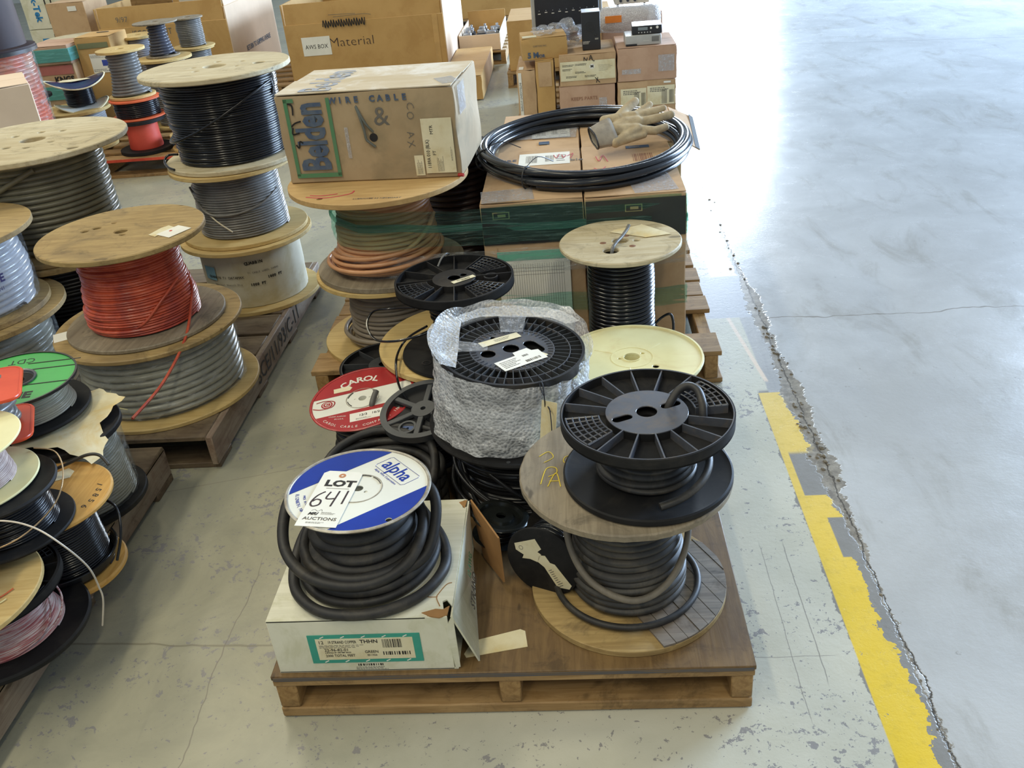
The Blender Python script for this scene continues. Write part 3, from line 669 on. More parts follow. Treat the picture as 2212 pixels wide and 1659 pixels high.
tg = sheet(None, 'lot_tag', [(-.044, -.096), (.042, -.096), (.042, .090), (.032, .099), (-.034, .099), (-.044, .090)], WPAPER, 0, .0007, (-.540, 1.4885, ZP+BH+.203), (math.radians(-1.5), math.radians(2), math.radians(-5.5)))
tag(tg, 'white lot tag numbered 641 lying on the blue and white spool', 'tag')
obj('eyelet', ringm(.003, .0075, .0007, .0013, 24), mat('tan_eyelet', rgb(196, 132, 92), rough=.6), tg, (0, .082, 0))
text(tg, 'LOT', .030, (.004, .052, .001), (0, 0, 0), INK, bold=.0014, sx=1.15)
box('rule', (.004, .0345, .0009), (.05, .0008, .0003), INK, tg, 0)
scrawl(tg, [[(-.018, .022), (-.031, .006), (-.037, -.018), (-.030, -.030), (-.018, -.024), (-.018, -.010), (-.028, -.006), (-.035, -.014)], [(-.006, .022), (-.009, -.002), (.012, .000)], [(.012, .026), (.010, .0), (.008, -.028)], [(.030, .028), (.029, -.018)]], .0024, PENINK)
text(tg, 'AUCTIONS', .0135, (0, -.071, .001), (0, 0, 0), INK, sx=1.05)
text(tg, 'MRI', .012, (-.020, -.055, .001), (0, 0, 0), INK, shear=.3, bold=.0004)
scrawl(tg, [[(-.026, -.045), (-.020, -.041), (-.012, -.046), (-.006, -.040), (-.003, -.046)]], .0007, INK)
lines(tg, .034, .009, 3, (.014, -.052, .001), (0, 0, 0), GREYINK, 2); lines(tg, .05, .006, 2, (0, -.084, .001), (0, 0, 0), GREYINK, 5)

# paper scrap on the pallet
tg = sheet(None, 'paper_scrap', [(-.075, -.024), (-.070, -.034), (.062, -.010), (.056, .036), (.045, .042), (-.06, .012)], STAINP, 0, .0012, (-.215, 1.412, ZP+.0003), (0, 0, .02))
tag(tg, 'stained white paper strip lying on brown plywood beside the white box', 'paper')

# small spool lying on its side
s = thing('wire_spool', 'small black spool lying on its side with a torn cream label facing out', 'spool', (-.118, 1.568, .2165))
ax = Vector((-.40, -.90, .06)).normalized(); s.rotation_euler = ax.to_track_quat('Z', 'Y').to_euler()
fl_ = obj('flange', lathe([(.008, 0), (.086, 0), (.0895, -.002), (.0905, -.006), (.088, -.009), (.008, -.006), (.008, 0)], 72), BLKPL2, s)
obj('flange', lathe([(.008, 0), (.088, 0), (.088, -.007), (.008, -.007), (.008, 0)], 72), BLKPL2, s, (0, 0, -.10))
wind(s, lambda u: .068, -.092, -.010, .0032, BLKWIRE, jit=.4, seed=2, seg=48)
sheet(s, 'torn_label', [(-.032, .070), (.025, .058), (.022, .030), (.008, .028), (.012, .018), (-.010, .006), (-.022, .020), (-.040, .030), (-.030, .036), (-.040, .055)], PAPER, .0003, .0006, rot=(0, 0, math.radians(38)))
sheet(s, 'torn_label', [(.0, .020), (.016, .016), (.020, -.004), (.030, -.010), (.046, -.070), (.036, -.078), (.008, -.068), (.0, -.012), (-.010, .004)], PAPER, .0003, .0006, rot=(0, 0, math.radians(25)))
lines(s, .014, .05, 9, (.034, -.032, .0012), (0, 0, math.radians(35)), GREYINK, 6); obj('approval_ring', ringm(.0045, .0055, .001, .0012, 20), GREYINK, s, (-.052, .028, 0))
tube(s, 'wire_end', [(.03, .055, -.05), (.05, .075, -.02), (.055, .088, 0.0)], .0013, mat('bare_wire', rgb(200, 200, 200), rough=.3, metal=.7), 5, 5)

# steel dish spool behind the white box flap
s = thing('wire_spool', 'glossy black steel spool flange tucked behind the white box flap', 'spool', (-.232, 1.735, ZP+.035), (math.radians(-4), math.radians(10), 0))
obj('top_flange', lathe([(.012, .062), (.030, .062), (.034, .055), (.050, .055), (.054, .064), (.066, .064), (.070, .060), (.067, .058), (.050, .052), (.012, .056), (.012, .062)], 72, 50), STEEL, s)
obj('bottom_flange', lathe([(.012, .002), (.064, .002), (.066, .006), (.012, .008), (.012, .002)], 64), STEEL, s)
wind(s, lambda u: .045, .009, .052, .003, BLKWIRE, jit=.3, seed=5, seg=48)

# ---------------- big black spool and bubble wrapped spool ----------------
bs = spool('broad matt black plastic spool of heavy black cable under the bubble wrapped spool', (-.163, 2.005, ZP), .228, .21, 0, BLKPL2, BLKCAB, lambda u: .196-.012*math.sin(5*u), .0062, cat='cable spool', jit=.5, seed=21, av=.006)
obj('top_flange', lathe([(.03, .212), (.240, .212), (.247, .216), (.249, .222), (.246, .228), (.236, .226), (.232, .221), (.195, .221), (.190, .226), (.03, .226), (.03, .212)], 120), BLKPL2, bs)
for a, r_ in ((200, .225), (262, .226), (310, .225)): obj('rivet', ringm(.0005, .005, .2212, .2228, 16), GREYPL, bs, (r_*math.cos(math.radians(a)), r_*math.sin(math.radians(a)), 0))
rr = random.Random(11)
for k in range(7):
    a0 = rr.uniform(195, 260); r_ = rr.uniform(.203, .222)
    tube(bs, 'loose_cable', [(q*math.cos(math.radians(a)), q*math.sin(math.radians(a)), z) for q, a, z in ((.19, a0-20, rr.uniform(.1, .2)), (r_, a0+8, rr.uniform(.05, .16)), (r_+.004, a0+40, rr.uniform(.03, .10)), (r_-.002, a0+72, rr.uniform(.02, .12)), (.19, a0+95, rr.uniform(.05, .18)))], .0058, BLKCAB, 7, 7)
tube(bs, 'loose_cable', [(-.02, -.19, .17), (.0, -.215, .15), (.012, -.225, .11), (.02, -.225, .07)], .006, BLKCAB, 6, 7)
tube(bs, 'loose_cable', [(.09, -.18, .19), (.085, -.215, .16), (.095, -.225, .12), (.09, -.23, .08)], .006, BLKCAB, 6, 7)

s = thing('cable_spool', 'black plastic spool with many fine radial ribs, half covered in bubble wrap', 'cable spool', (-.192, 1.990, ZP+.230), (math.radians(1), math.radians(4), 0))
obj('bottom_flange', lathe([(.02, 0), (.176, 0), (.178, .006), (.176, .012), (.02, .012), (.02, 0)], 96), BLKPL2, s)
sl = slot(.054, .018, .034, .017, math.radians(-52))
HL = [(-.003, .006, .0205), (-.058, -.024, .0185), (-.052, .060, .0070)]
HP = [circ(h[2], 24, (h[0], h[1])) for h in HL]+[sl]
tf = obj('top_flange', plate([circ(.180, 96)]+HP, .003, .168), SHADEBLK, s)  # plate below the ribs blackened to imitate shade in the gaps
obj('rim', ringm(.174, .181, .168, .194), BLKPL, tf); obj('ring_rib', ringm(.1440, .1462, .171, .192), HUBPL, tf)
obj('hub_plate', plate([circ(.104, 72)]+HP, .003, .187, .0006), HUBPL, tf)
obj('hub_wall', ringm(.100, .104, .171, .188, 64), BLKPL, tf); obj('hub_ridge', ringm(.1035, .1065, .186, .192, 72), HUBPL, tf)
rm = boxm(.070, .0022, .020, 0, (.1395, 0, .182)); rm.materials.append(GREYPL)
for i in range(46):
    o = bpy.data.objects.new('rib', rm); C.objects.link(o); o.parent = tf; o.rotation_euler = (0, 0, 2*PI*i/46)
nt = boxm(.012, .0022, .003, 0, (.096, 0, .1912)); nt.materials.append(HUBPL)
for i in range(46):
    o = bpy.data.objects.new('notch', nt); C.objects.link(o); o.parent = tf; o.rotation_euler = (0, 0, 2*PI*(i+.5)/46)
obj('core', ringm(.017, .09, .012, .168, 40), BLKPL2, s)
wind(s, lambda u: .150, .013, .166, .0035, GREYCAB2, jit=.3, seed=5)
lb = box('paper_label', (-.033, .046, .1925), (.112, .026, .0006), PAPER, s, 0, (0, 0, math.radians(33)))
lines(lb, .05, .014, 3, (.010, .001, .0006), (0, 0, 0), GREYINK, 3)
lb = sheet(s, 'paper_label', [(-.062, -.030), (.062, -.034), (.066, .012), (.050, .018), (.046, .034), (.004, .034), (.0, .018), (-.062, .018)], WPAPER, .1925, .0006, (.020, -.052, 0), (0, 0, math.radians(38)))
lines(lb, .055, .034, 5, (-.026, -.006, .1934), (0, 0, 0), GREYINK, 8); barcode(lb, .042, .010, (.028, -.020, .1934), (0, 0, 0), INK, 5); barcode(lb, .016, .008, (.022, .006, .1934), (0, 0, 0), INK, 6)
sheet(s, 'paper_label', [(-.01, -.016), (.014, -.012), (.012, .014), (-.012, .012)], PAPER, .1922, .0006, (.072, -.030, 0), (0, 0, .9))
tube(s, 'cable_tie', [(.075, -.163, .196), (.080, -.174, .19), (.083, -.186, .17), (.086, -.189, .13), (.087, -.190, .10)], .0014, BLKPL, 5, 5)
tube(s, 'cable_tie', [(.070, -.166, .196), (.076, -.178, .18), (.084, -.187, .168)], .0012, BLKPL, 5, 5)
# the bubble wrap: skirt round the drum, a high collar at the back and tape strips
wrp = thing('bubble_wrap', 'clear bubble wrap loosely round the black finely ribbed spool', 'bubble wrap', (-.192, 1.990, ZP+.232), (0, math.radians(4), 0))
def skirt(P, name, f, a0, a1, rows, n, m):
    V = []; F = []
    for i in range(n+1):
        a = math.radians(a0+(a1-a0)*i/n)
        for k in range(rows+1): V.append(f(a, k/rows))
    for i in range(n):
        for k in range(rows): F.append((i*(rows+1)+k, (i+1)*(rows+1)+k, (i+1)*(rows+1)+k+1, i*(rows+1)+k+1))
    return obj(name, mesh(V, F, 80), m, P)
rr = random.Random(4); nn = [rr.uniform(-1, 1) for _ in range(400)]
def nz(a, k): i = int(a*9 % 60); f = (a*9) % 1; return (nn[(i+k*37) % 400]*(1-f)+nn[(i+1+k*37) % 400]*f)
def lower(a, u):
    d = math.degrees(a) % 360
    top = .150+.03*math.cos(a-1.5); z = -.004+u*(top+.004)
    r = .186+.012*(1-u)+.008*nz(a, int(u*6))*(1-.5*u)+.01*max(0, math.cos(a-3.6))
    return (r*math.cos(a), r*math.sin(a), z+.004*nz(a, 7)*(u < .1))
skirt(wrp, 'wrap_skirt', lower, 0, 360, 12, 150, BUBBLE)
def second(a, u):
    z = .02+.05*math.sin(a*.5-.4)+u*.12; r = .193+.006*nz(a, 11+int(u*4))
    return (r*math.cos(a), r*math.sin(a), z)
skirt(wrp, 'wrap_fold', second, 170, 350, 8, 80, BUBBLE)
def collar(a, u):
    k = max(0., math.sin(min(PI, max(0, (a-math.radians(-30))/math.radians(255)*PI))))
    r = .189+.024*k*u+.004*nz(a, 20+int(u*5)); z = .120+u*(.070+.034*k)+.005*nz(a, 30)*u
    x, y = r*math.cos(a), r*math.sin(a); sq = 1+.11*k*(abs(math.sin(2*(a-.15)))**2)*(.3+.7*u)
    return (x*sq, y*sq, z)
skirt(wrp, 'wrap_collar', collar, -30, 225, 10, 110, BUBBLE)
def fold(pts, m, name='wrap_fold_over', z=.1975, n=8, seed=3):
    """sheet of film lying over the flange between two edge polylines"""
    A_, B_ = pts; A_ = spl([(x, y, 0) for x, y in A_], 8); B_ = spl([(x, y, 0) for x, y in B_], 8); r = random.Random(seed); V = []; F = []
    for i, (p, q) in enumerate(zip(A_, B_)):
        for k in range(n+1):
            v = p.lerp(q, k/n); V.append((v.x, v.y, z+r.uniform(-.0012, .0028)*(1-k/n*.6)+.010*(1-k/n)*(v.length > .178)))
    N = len(A_)
    for i in range(N-1):
        for k in range(n): F.append((i*(n+1)+k, (i+1)*(n+1)+k, (i+1)*(n+1)+k+1, i*(n+1)+k+1))
    return obj(name, mesh(V, F, 80), m, wrp)
fold(([(-.165, -.12), (-.206, -.02), (-.215, .08), (-.17, .16)], [(-.1285, -.118), (-.1325, -.01), (-.137, .06), (-.139, .13)]), BUBBLE, seed=1)
fold(([(-.16, .13), (-.09, .195), (.0, .21), (.11, .19), (.17, .12)], [(-.139, .125), (-.085, .163), (.0, .162), (.085, .162), (.135, .125)]), BUBBLE, seed=2)
fold(([(-.044, .168), (-.01, .170), (.030, .168)], [(-.032, .070), (-.005, .072), (.024, .074)]), TAPE, 'tape_strip', .1985)
fold(([(-.14, .020), (-.14, -.01), (-.14, -.040)], [(-.068, .006), (-.060, -.010), (-.060, -.030)]), TAPE, 'tape_strip', .1985)
# card tag hanging between the stacks
tg = quad(None, 'paper_tag', [(0, 0, 0), (.036, -.014, .0), (.052, .024, .150), (.016, .042, .150)], STAINP, .0008)
tg.location = (-.120, 1.765, .352); tag(tg, 'yellowed card tag standing between bubble wrapped spool and weathered wooden flange', 'tag')
tube(tg, 'tag_wire', [(.035, .02, .13), (.030, .018, .145), (.034, .01, .14), (.036, .0, .10), (.034, -.012, .05)], .0014, INK, 5, 5)

# ---------------- cream spool ----------------
s = thing('cable_spool', 'cream plastic spool flange behind the lattice hub black spool', 'cable spool', (.133, 2.262, ZP))
obj('bottom_flange', lathe([(.02, 0), (.165, 0), (.165, .01), (.02, .01), (.02, 0)], 72), CREAMPL, s)
flange(s, 'top_flange', .196, .226, .005, CREAMPL, ((0, 0, .0225), (-.034, -.003, .005), (.032, .022, .005), (.062, -.058, .009)), .0012)
obj('rim', lathe([(.192, .226), (.199, .224), (.201, .229), (.199, .235), (.194, .235), (.192, .231), (.192, .226)], 96, 50), CREAMPL, s)
obj('hub_ridge', ringm(.058, .0595, .2308, .2318, 64), CREAMPL, s); obj('hole_collar', ringm(.0225, .026, .2308, .233, 40), CREAMPL, s)
for a in (150, 262, 40): tube(s, 'moulding_line', arc(.062, .2308, a, a+2, 2, dR=.055), .0012, CREAMPL, 2, 4)
obj('core', ringm(.022, .06, .01, .226, 40), CREAMPL, s); wind(s, lambda u: .12, .011, .224, .004, GREYCAB, seed=4)

# ---------------- black wire spool with wooden ends ----------------
s = spool('wooden ended spool of neatly wound glossy black cable before the cartons', (.1245, 2.602, ZP), .452, .185, .185, PLY, BLKWIRE, lambda u: .104+.001*math.sin(20*u), .0066, th=.014, holes=[(0, 0, .0235), (-.031, -.078, .0225), (.049, -.006, .009)], jit=.08, seed=6, av=.0, bev=.003)
for x, y in ((-.052, -.014), (.034, -.052), (.020, .036)): obj('screw_head', lathe([(.0003, .0016), (.006, .0014), (.010, 0), (.0003, 0)], 20), mat('rusty_screw', rgb(150, 110, 84), rough=.6, metal=.4), s, (x, y, .452))
tube(s, 'cable_end', [(-.030, -.078, .40), (-.028, -.075, .45), (-.016, -.05, .462), (.003, -.015, .467), (.022, .022, .476), (.030, .040, .484)], .0052, GREYCAB2, 6)
tube(s, 'cable_tail', [(.10, .0, .16), (.125, .0, .185), (.150, -.01, .20), (.160, -.01, .17), (.158, -.02, .11), (.150, -.03, .04)], .0042, BLKWIRE, 7)
tube(s, 'cable_tail', [(.10, .03, .15), (.120, .0, .14), (.132, -.01, .10), (.135, -.02, .04)], .0042, BLKWIRE, 7)
tube(s, 'loose_cable_loop', arc(.113, .055, 120, 420, 16, (0, 0), -.02), .005, BLKWIRE, 4)
tg = sheet(None, 'paper_tag', [(-.092, -.010), (-.080, .010), (-.004, .050), (.0, .058), (.010, .050), (.088, -.022), (.096, -.030), (.020, -.056), (.008, -.050)], STAINP, 0, .0008, (.190, 2.668, .5785), (0, 0, math.radians(-8)))
tag(tg, 'cream paper tag lying on the pale wooden end of the black cable spool', 'tag')

# ---------------- black spool with three lattice patches ----------------
yp = spool('wooden spool with broad yellow plywood flange under the small lattice black spool', (-.372, 2.53, ZP), .186, .14, .272, PLY_YEL, GREYCAB2, .11, .004, seed=9, holes=[(0, 0, .02), (-.190, -.120, .009), (.1, .2, .009)], bev=.002)
s = thing('cable_spool', 'narrow black plastic spool with ribs, three lattice patches and a torn strip label', 'cable spool', (-.370, 2.440, ZP+.188))
obj('bottom_flange', lathe([(.02, 0), (.182, 0), (.185, .005), (.183, .012), (.02, .012), (.02, 0)], 96), BLKPL2, s)
obj('flange_ring', ringm(.010, .0155, .012, .0135, 24), BLKPL, s, (-.10, -.09, 0))
tf = ribbed(s, 'top_flange', .176, .218, .026, 12, .064, BLKPL2, (212, 42, 318), [(0, 0, .0185), (.026, .018, .010)], BLKPL, a_off=.1, plate_holes=[(-.13, .02, .007)])
obj('socket', ringm(.017, .0215, .222, .240, 32), BLKPL, tf, (.108, .006, 0)); 
obj('core', ringm(.019, .06, .012, .218, 40), BLKPL2, s)
wind(s, lambda u: .078+.03*abs(u-.45)**1.2, .013, .217, .0034, BLKWIRE, jit=.45, seed=3, ang_var=.004)
lb = box('strip_label', (.030, -.020, .2445), (.075, .018, .0006), PAPER, s, 0, (0, 0, math.radians(36))); lines(lb, .05, .010, 2, (.004, .002, .0006), (0, 0, 0), INK, 3); barcode(lb, .03, .004, (.006, -.004, .0006), (0, 0, 0), INK, 3)
tube(s, 'wire_tail', [(-.14, .05, .13), (-.22, .075, .12), (-.272, .06, .12), (-.285, .01, .10), (-.25, -.06, .085), (-.18, -.11, .10), (-.10, -.12, .12), (-.05, -.09, .13)], .0038, BLKWIRE, 8, 6)
tube(s, 'wire_tail', [(-.10, .0, .09), (-.16, .02, .05), (-.192, .0, .022), (-.190, -.10, .02), (-.165, -.2, -.012), (-.10, -.30, -.03), (-.04, -.36, -.045)], .0038, BLKWIRE, 8, 6)
tube(s, 'wire_knot', [(-.06, .10, .24), (-.05, .12, .256), (-.038, .145, .262), (-.03, .16, .255), (-.04, .17, .248)], .003, GREYCAB2, 6, 6)

# ---------------- red enamel spool and neighbours ----------------
s = thing('wire_spool', 'black plastic spool half hidden behind the red enamelled disc', 'spool', (-.655, 2.572, ZP), (math.radians(2), 0, 0))
ribbed(s, 'top_flange', .145, .068, .022, 9, .05, BLKPL2, (), [(0, 0, .016)], GREYPL, a_off=.3, rimw=.009)
obj('bottom_flange', ringm(.016, .10, 0, .01), BLKPL2, s); wind(s, lambda u: .085, .011, .066, .004, BLKWIRE, seed=2, seg=48)
sheet(s, 'torn_label', [(-.03, -.02), (.03, -.03), (.04, .01), (.0, .035), (-.02, .02)], WPAPER, .0905, .0006, (.012, -.085, 0), (0, 0, .3))
s = thing('cable_spool', 'red and white enamelled metal spool lying at the left edge between the two pallets', 'cable spool', (-.645, 2.262, ZP+.003), (math.radians(5), math.radians(-4), math.radians(6)))
zt = .145
tf = obj('top_flange', plate([circ(.150, 96), circ(.012, 24), circ(.003, 10, (.022, 0)), circ(.003, 10, (-.022, 0))], .002, zt), WENAMEL, s)
obj('rolled_rim', lathe([(.148, zt), (.152, zt-.002), (.1565, zt), (.157, zt+.003), (.154, zt+.005), (.149, zt+.004), (.148, zt)], 96, 60), RENAMEL, tf)
seg(tf, 'red_segment', .1480, .040, math.radians(97), RENAMEL, zt+.0022); seg(tf, 'red_segment', .1480, .052, math.radians(277), RENAMEL, zt+.0022)
obj('hub_ring', ringm(.047, .049, zt+.002, zt+.0034, 64), RIMMET, tf)
for a in (30, 150, 210, 330): tube(tf, 'embossed_arc', arc(.044, zt+.003, a-18, a+18, 6), .0012, INK, 3, 5)
arctext(tf, 'CAROL', .038, .098, 98, 58, zt+.003, WENAMEL, inward=False, bold=.0008)
arctext(tf, 'CAROL CABLE COMPANY, INC.', .0135, .136, 276, 112, zt+.003, WENAMEL)
text(tf, 'UNDER AUSPICES', .0065, (-.068, -.075, zt+.003), (0, 0, math.radians(-8)), WENAMEL); text(tf, 'IN U.S.A.', .0075, (-.062, -.088, zt+.003), (0, 0, math.radians(-8)), WENAMEL)
obj('logo_disc', ringm(.0003, .017, zt+.0022, zt+.0028, 32), RENAMEL, tf, (-.105, -.008, 0)); obj('logo_ring', ringm(.0108, .0128, zt+.0028, zt+.0032, 32), WENAMEL, tf, (-.105, -.008, 0))
tube(tf, 'logo_swirl', [(-.145, -.020, zt+.0028), (-.12, -.028, zt+.0028), (-.09, -.022, zt+.0028), (-.082, -.004, zt+.0028), (-.09, .008, zt+.0028), (-.115, .013, zt+.0028), (-.138, .008, zt+.0028)], .0018, RENAMEL, 6, 5, flat=.4)
text(tf, 'C', .017, (-.105, -.008, zt+.0032), (0, 0, 0), WENAMEL, bold=.0006)
lb = box('printed_label', (.022, -.088, zt+.0028), (.105, .040, .0006), WPAPER, tf, 0, (0, 0, math.radians(5))); text(lb, '12/3   16/2', .014, (.004, .004, .0008), (0, 0, 0), INK, shear=.1); lines(lb, .05, .008, 2, (-.01, -.011, .0006), (0, 0, 0), GREYINK, 2)
sheet(tf, 'yellow_tag', [(-.028, -.010), (.020, -.012), (.028, 0), (.020, .011), (-.028, .012)], PAPER, zt+.003, .0008, (-.062, .058, 0), (0, 0, math.radians(8)))
obj('bottom_flange', ringm(.012, .118, 0, .003), BLKPL2, s); obj('core', ringm(.012, .05, .003, zt, 32), WENAMEL, s)
wind(s, lambda u: .105, .004, zt-.001, .005, BLKCAB, seed=6)
tube(s, 'cable_stub', [(.030, -.046, zt-.005), (.032, -.042, zt+.006), (.040, -.026, zt+.018), (.048, -.010, zt+.026)], .0085, mat('grey_rubber', rgb(96, 94, 88), rgb(84, 82, 76), rough=.5), 5)
s = thing('cable_spool', 'dark grey plastic spool with thick spokes between red disc and bubble wrapped spool', 'cable spool', (-.440, 2.168, ZP+.004), (math.radians(9), math.radians(-6), 0))
f = obj('top_flange', ringm(.106, .124, .150, .170), GREYPL, s); obj('hub_plate', plate([circ(.034, 48), circ(.0075, 16)], .018, .150), GREYPL, f)
sm = boxm(.080, .017, .012, .002, (.068, 0, .161)); sm.materials.append(GREYPL)
for i in range(6):
    o = bpy.data.objects.new('spoke', sm); C.objects.link(o); o.parent = f; o.rotation_euler = (0, 0, math.radians(24+60*i))
obj('web', plate([circ(.1065, 64), circ(.0075, 16), circ(.009, 14, (-.075, .030))], .004, .148), SHADEBLK, f); obj('socket', ringm(.020, .026, .152, .164, 32), GREYPL, f, (-.04, -.066, 0))
obj('blue_core', ringm(.004, .017, .153, .158, 24), mat('blue_plastic', rgb(40, 70, 120), rough=.4), f, (-.04, -.066, 0))
obj('bottom_flange', ringm(.012, .09, 0, .01), GREYPL, s); wind(s, lambda u: .085, .011, .147, .005, BLKCAB, seed=8)
# coil of thick cable behind the lot tag spool
s = thing('cable_coil', 'loose coil of thick black rubber cable behind the blue and white spool', 'cable coil', (-.545, 1.925, ZP))
pts = []
rr = random.Random(9)
for k in range(7*16):
    a = 2*PI*k/16; tn = k/16; lay = int(tn) % 2
    r_ = .150-(.020 if lay else 0)+rr.uniform(-.003, .003); pts.append((r_*math.cos(a)*(1.05), r_*math.sin(a), .013+tn*.0155))
pts += [(.12, .10, .125), (.04, .150, .135), (-.05, .155, .138), (-.13, .10, .13), (-.170, .02, .11)]
obj('coiled_cable', tubem(spl(pts, 3), .0115, 8), RUBBER, s)
tube(s, 'cable_end', [(-.15, .08, .12), (-.06, .165, .135), (.05, .170, .14), (.15, .12, .145), (.21, .05, .15), (.24, -.02, .15)], .0095, RUBBER, 8)
# ---------------- peach cable stack with the wire box on top ----------------
s = spool('wooden spool of taupe cable, lowest of the stack under the wire carton', (-.675, 2.96, ZP), .276, .268, .255, PLY_YEL, TAUPECAB, lambda u: .155+.01*(1-u), .0085, seed=31, jit=.25, th=.016)
tube(s, 'loose_cable_loop', arc(.178, .05, 130, 480, 18, (-.01, -.01), .03, -.01), .0085, TAUPECAB, 5)
tube(s, 'loose_cable_loop', arc(.172, .03, 100, 440, 18, (-.005, -.012), .03, -.01), .0085, TAUPECAB, 5)
s = spool('wooden spool of peach cable with green film round it, under the wire carton', (-.662, 2.962, ZP+.277), .322, .257, .303, PLY_GREY, PEACHCAB, lambda u: .168+.01*(1-u)**2+.006*math.sin(7*u), .0078, seed=32, jit=.35, th=.018, fmt=PLY_TAN, holes=[(0, 0, .03), (-.15, -.22, .009), (.02, -.245, .008)])
for k, (r_, z) in enumerate(((.196, .035), (.206, .045), (.188, .06), (.184, .085))):
    tube(s, 'loose_cable_loop', arc(r_, z, 140+20*k, 470+10*k, 20, (-.008, -.012), .035+.01*k, -.015), .0075, PEACHCAB, 5)
tube(s, 'loose_cable_strand', [(-.185, -.02, .075), (-.16, -.11, .055), (-.08, -.172, .06), (.02, -.180, .085), (.11, -.150, .12), (.16, -.10, .16), (.175, -.03, .19)], .0078, PEACHCAB, 8)
scrawl(s, [[(-.20, -.195), (-.13, -.215), (-.06, -.190), (-.05, -.16)], [(-.19, -.18), (-.15, -.19), (-.1, -.18)]], .0028, REDINK, (0, 0, .322))
text(s, 'LUBRICATE AS NECESSARY', .013, (.04, -.252, .3225), (0, 0, math.radians(-6)), GREYINK)
s = spool('tall dark cable drum standing behind the wire carton stack, beside the cartons', (-.465, 3.43, ZP), .56, .15, .15, BLKPL2, mat('dark_brown_wrap', rgb(58, 46, 48), rgb(46, 38, 42), sc=4, rough=.35), .148, .012, seed=12, jit=.05)

b = thing('cardboard_carton', 'worn brown wire carton with blue and green lettering, on the peach cable spool', 'box', (-.659, 2.900, ZP+.6005), (0, 0, math.radians(-5)))
CW, CDp, CH = .585, .40, .285
rr = random.Random(2)
def bulged(w_, d_, h_, m, parent, name, bul=.006, seed=1, n=10):
    bm = bmesh.new(); bmesh.ops.create_cube(bm, size=1); bmesh.ops.subdivide_edges(bm, edges=bm.edges, cuts=n, use_grid_fill=True)
    r = random.Random(seed); px = [r.uniform(0, 6.3) for _ in range(6)]
    for v in bm.verts:
        x, y, z = v.co*2; e = lambda q: 1-q*q
        v.co = Vector((x*w_/2+bul*1.6*e(y)*e(z)*x+.002*math.sin(5*z+px[0]+3*y)*abs(x), y*d_/2+bul*e(x)*e(z)*y+.0015*math.sin(4*x+px[1])*abs(y), (z+1)*h_/2+(bul*.5*e(x)*e(y)+.0025*math.sin(3.2*x+px[2]+2*y))*(z > 0)*z))
    bmesh.ops.bevel(bm, geom=[e for e in bm.edges if e.calc_face_angle(0) > 1], offset=.003, segments=1, affect='EDGES')
    me = bpy.data.meshes.new('m'); bm.to_mesh(me); bm.free(); smooth(me, 40); return obj(name, me, m, parent)
cb = bulged(CW, CDp, CH, CARDW, b, 'carton_body', .004, 3); cb.location = (0, CDp/2, 0)
for k, (y0, dy) in enumerate(((.002, CDp/2-.004), (CDp/2+.002, CDp/2-.006))):
    fp = [(-CW/2+.004, y0), (CW/2-.004, y0), (CW/2-.004, y0+dy), (-CW/2+.004, y0+dy)]
    o = sheet(b, 'top_flap', fp, CARDWT, CH+.003, .0035, rot=(math.radians((.6, -.4)[k]), 0, 0))
text(b, 'Belden', .150, (-CW/2+.135, CDp*.42, CH+.0085), (0, 0, math.radians(90)), PALEBLUE, bold=.002, sx=.80)
F0 = -.0055
for nm, p_, s_ in (('green_bar', (-CW/2+.035, .150), (.012, .250)), ('green_bar', (-CW/2+.177, .148), (.012, .252)), ('green_bar', (-CW/2+.106, .026), (.154, .014)), ('green_bar', (-CW/2+.046, .270), (.034, .012))):
    box(nm, (p_[0], F0, p_[1]), (s_[0], .0006, s_[1]), GREENINK, b, 0)
text(b, 'Belden', .135, (-CW/2+.108, F0, .152), (PI/2, -PI/2, 0), BLUEINK, bold=.0045, sx=.60)
for i, ch in enumerate('WIRE CABLE'):
    if ch != ' ': text(b, ch, .026, (-.100+i*.0262, F0, CH-.022), (PI/2, 0, 0), BLUEINK, bold=.0012)
text(b, '&', .085, (.052, F0, .205), (PI/2, 0, 0), GREYINK)
for i, ch in enumerate('CO AX'):
    if ch != ' ': text(b, ch, .034, (.150-.003*i, F0, .235-i*.030), (PI/2, math.radians(80), 0), GREYINK, bold=-.0006)
scrawl(b, [[(-.250, .262), (-.236, .255), (-.238, .225)], [(-.250, .190), (-.236, .200), (-.216, .205)], [(-.246, .185), (-.250, .165), (-.228, .168)], [(-.246, .13), (-.238, .12), (-.232, .14), (-.222, .135)]], .0028, INK, (0, F0, 0), (PI/2, 0, 0))
lb = box('shipping_label', (.228, F0, .105), (.100, .0008, .176), PAPER, b, 0)
text(lb, '1189A 010 (BLK)', .0165, (-.036, -.0008, -.025), (PI/2, -PI/2, 0), INK, sx=.8); text(lb, 'FT', .0145, (-.016, -.0008, -.022), (PI/2, -PI/2, 0), INK); text(lb, 'MTR', .0145, (-.018, -.0008, .052), (PI/2, -PI/2, 0), INK)
lines(lb, .05, .022, 6, (.0, -.0008, -.058), (PI/2, -PI/2, 0), GREYINK, 4); lines(lb, .06, .006, 2, (.040, -.0008, -.02), (PI/2, -PI/2, 0), GREYINK, 5)
lb = box('small_label', (.158, F0, .044), (.030, .0008, .066), PAPER, b, 0); lines(lb, .055, .018, 5, (0, -.0008, 0), (PI/2, -PI/2, 0), GREYINK, 6)
obj('cable_hole', plate([circ(.0135, 24)], .001, 0), INK, b, (.018, F0, .142), (PI/2, 0, 0))
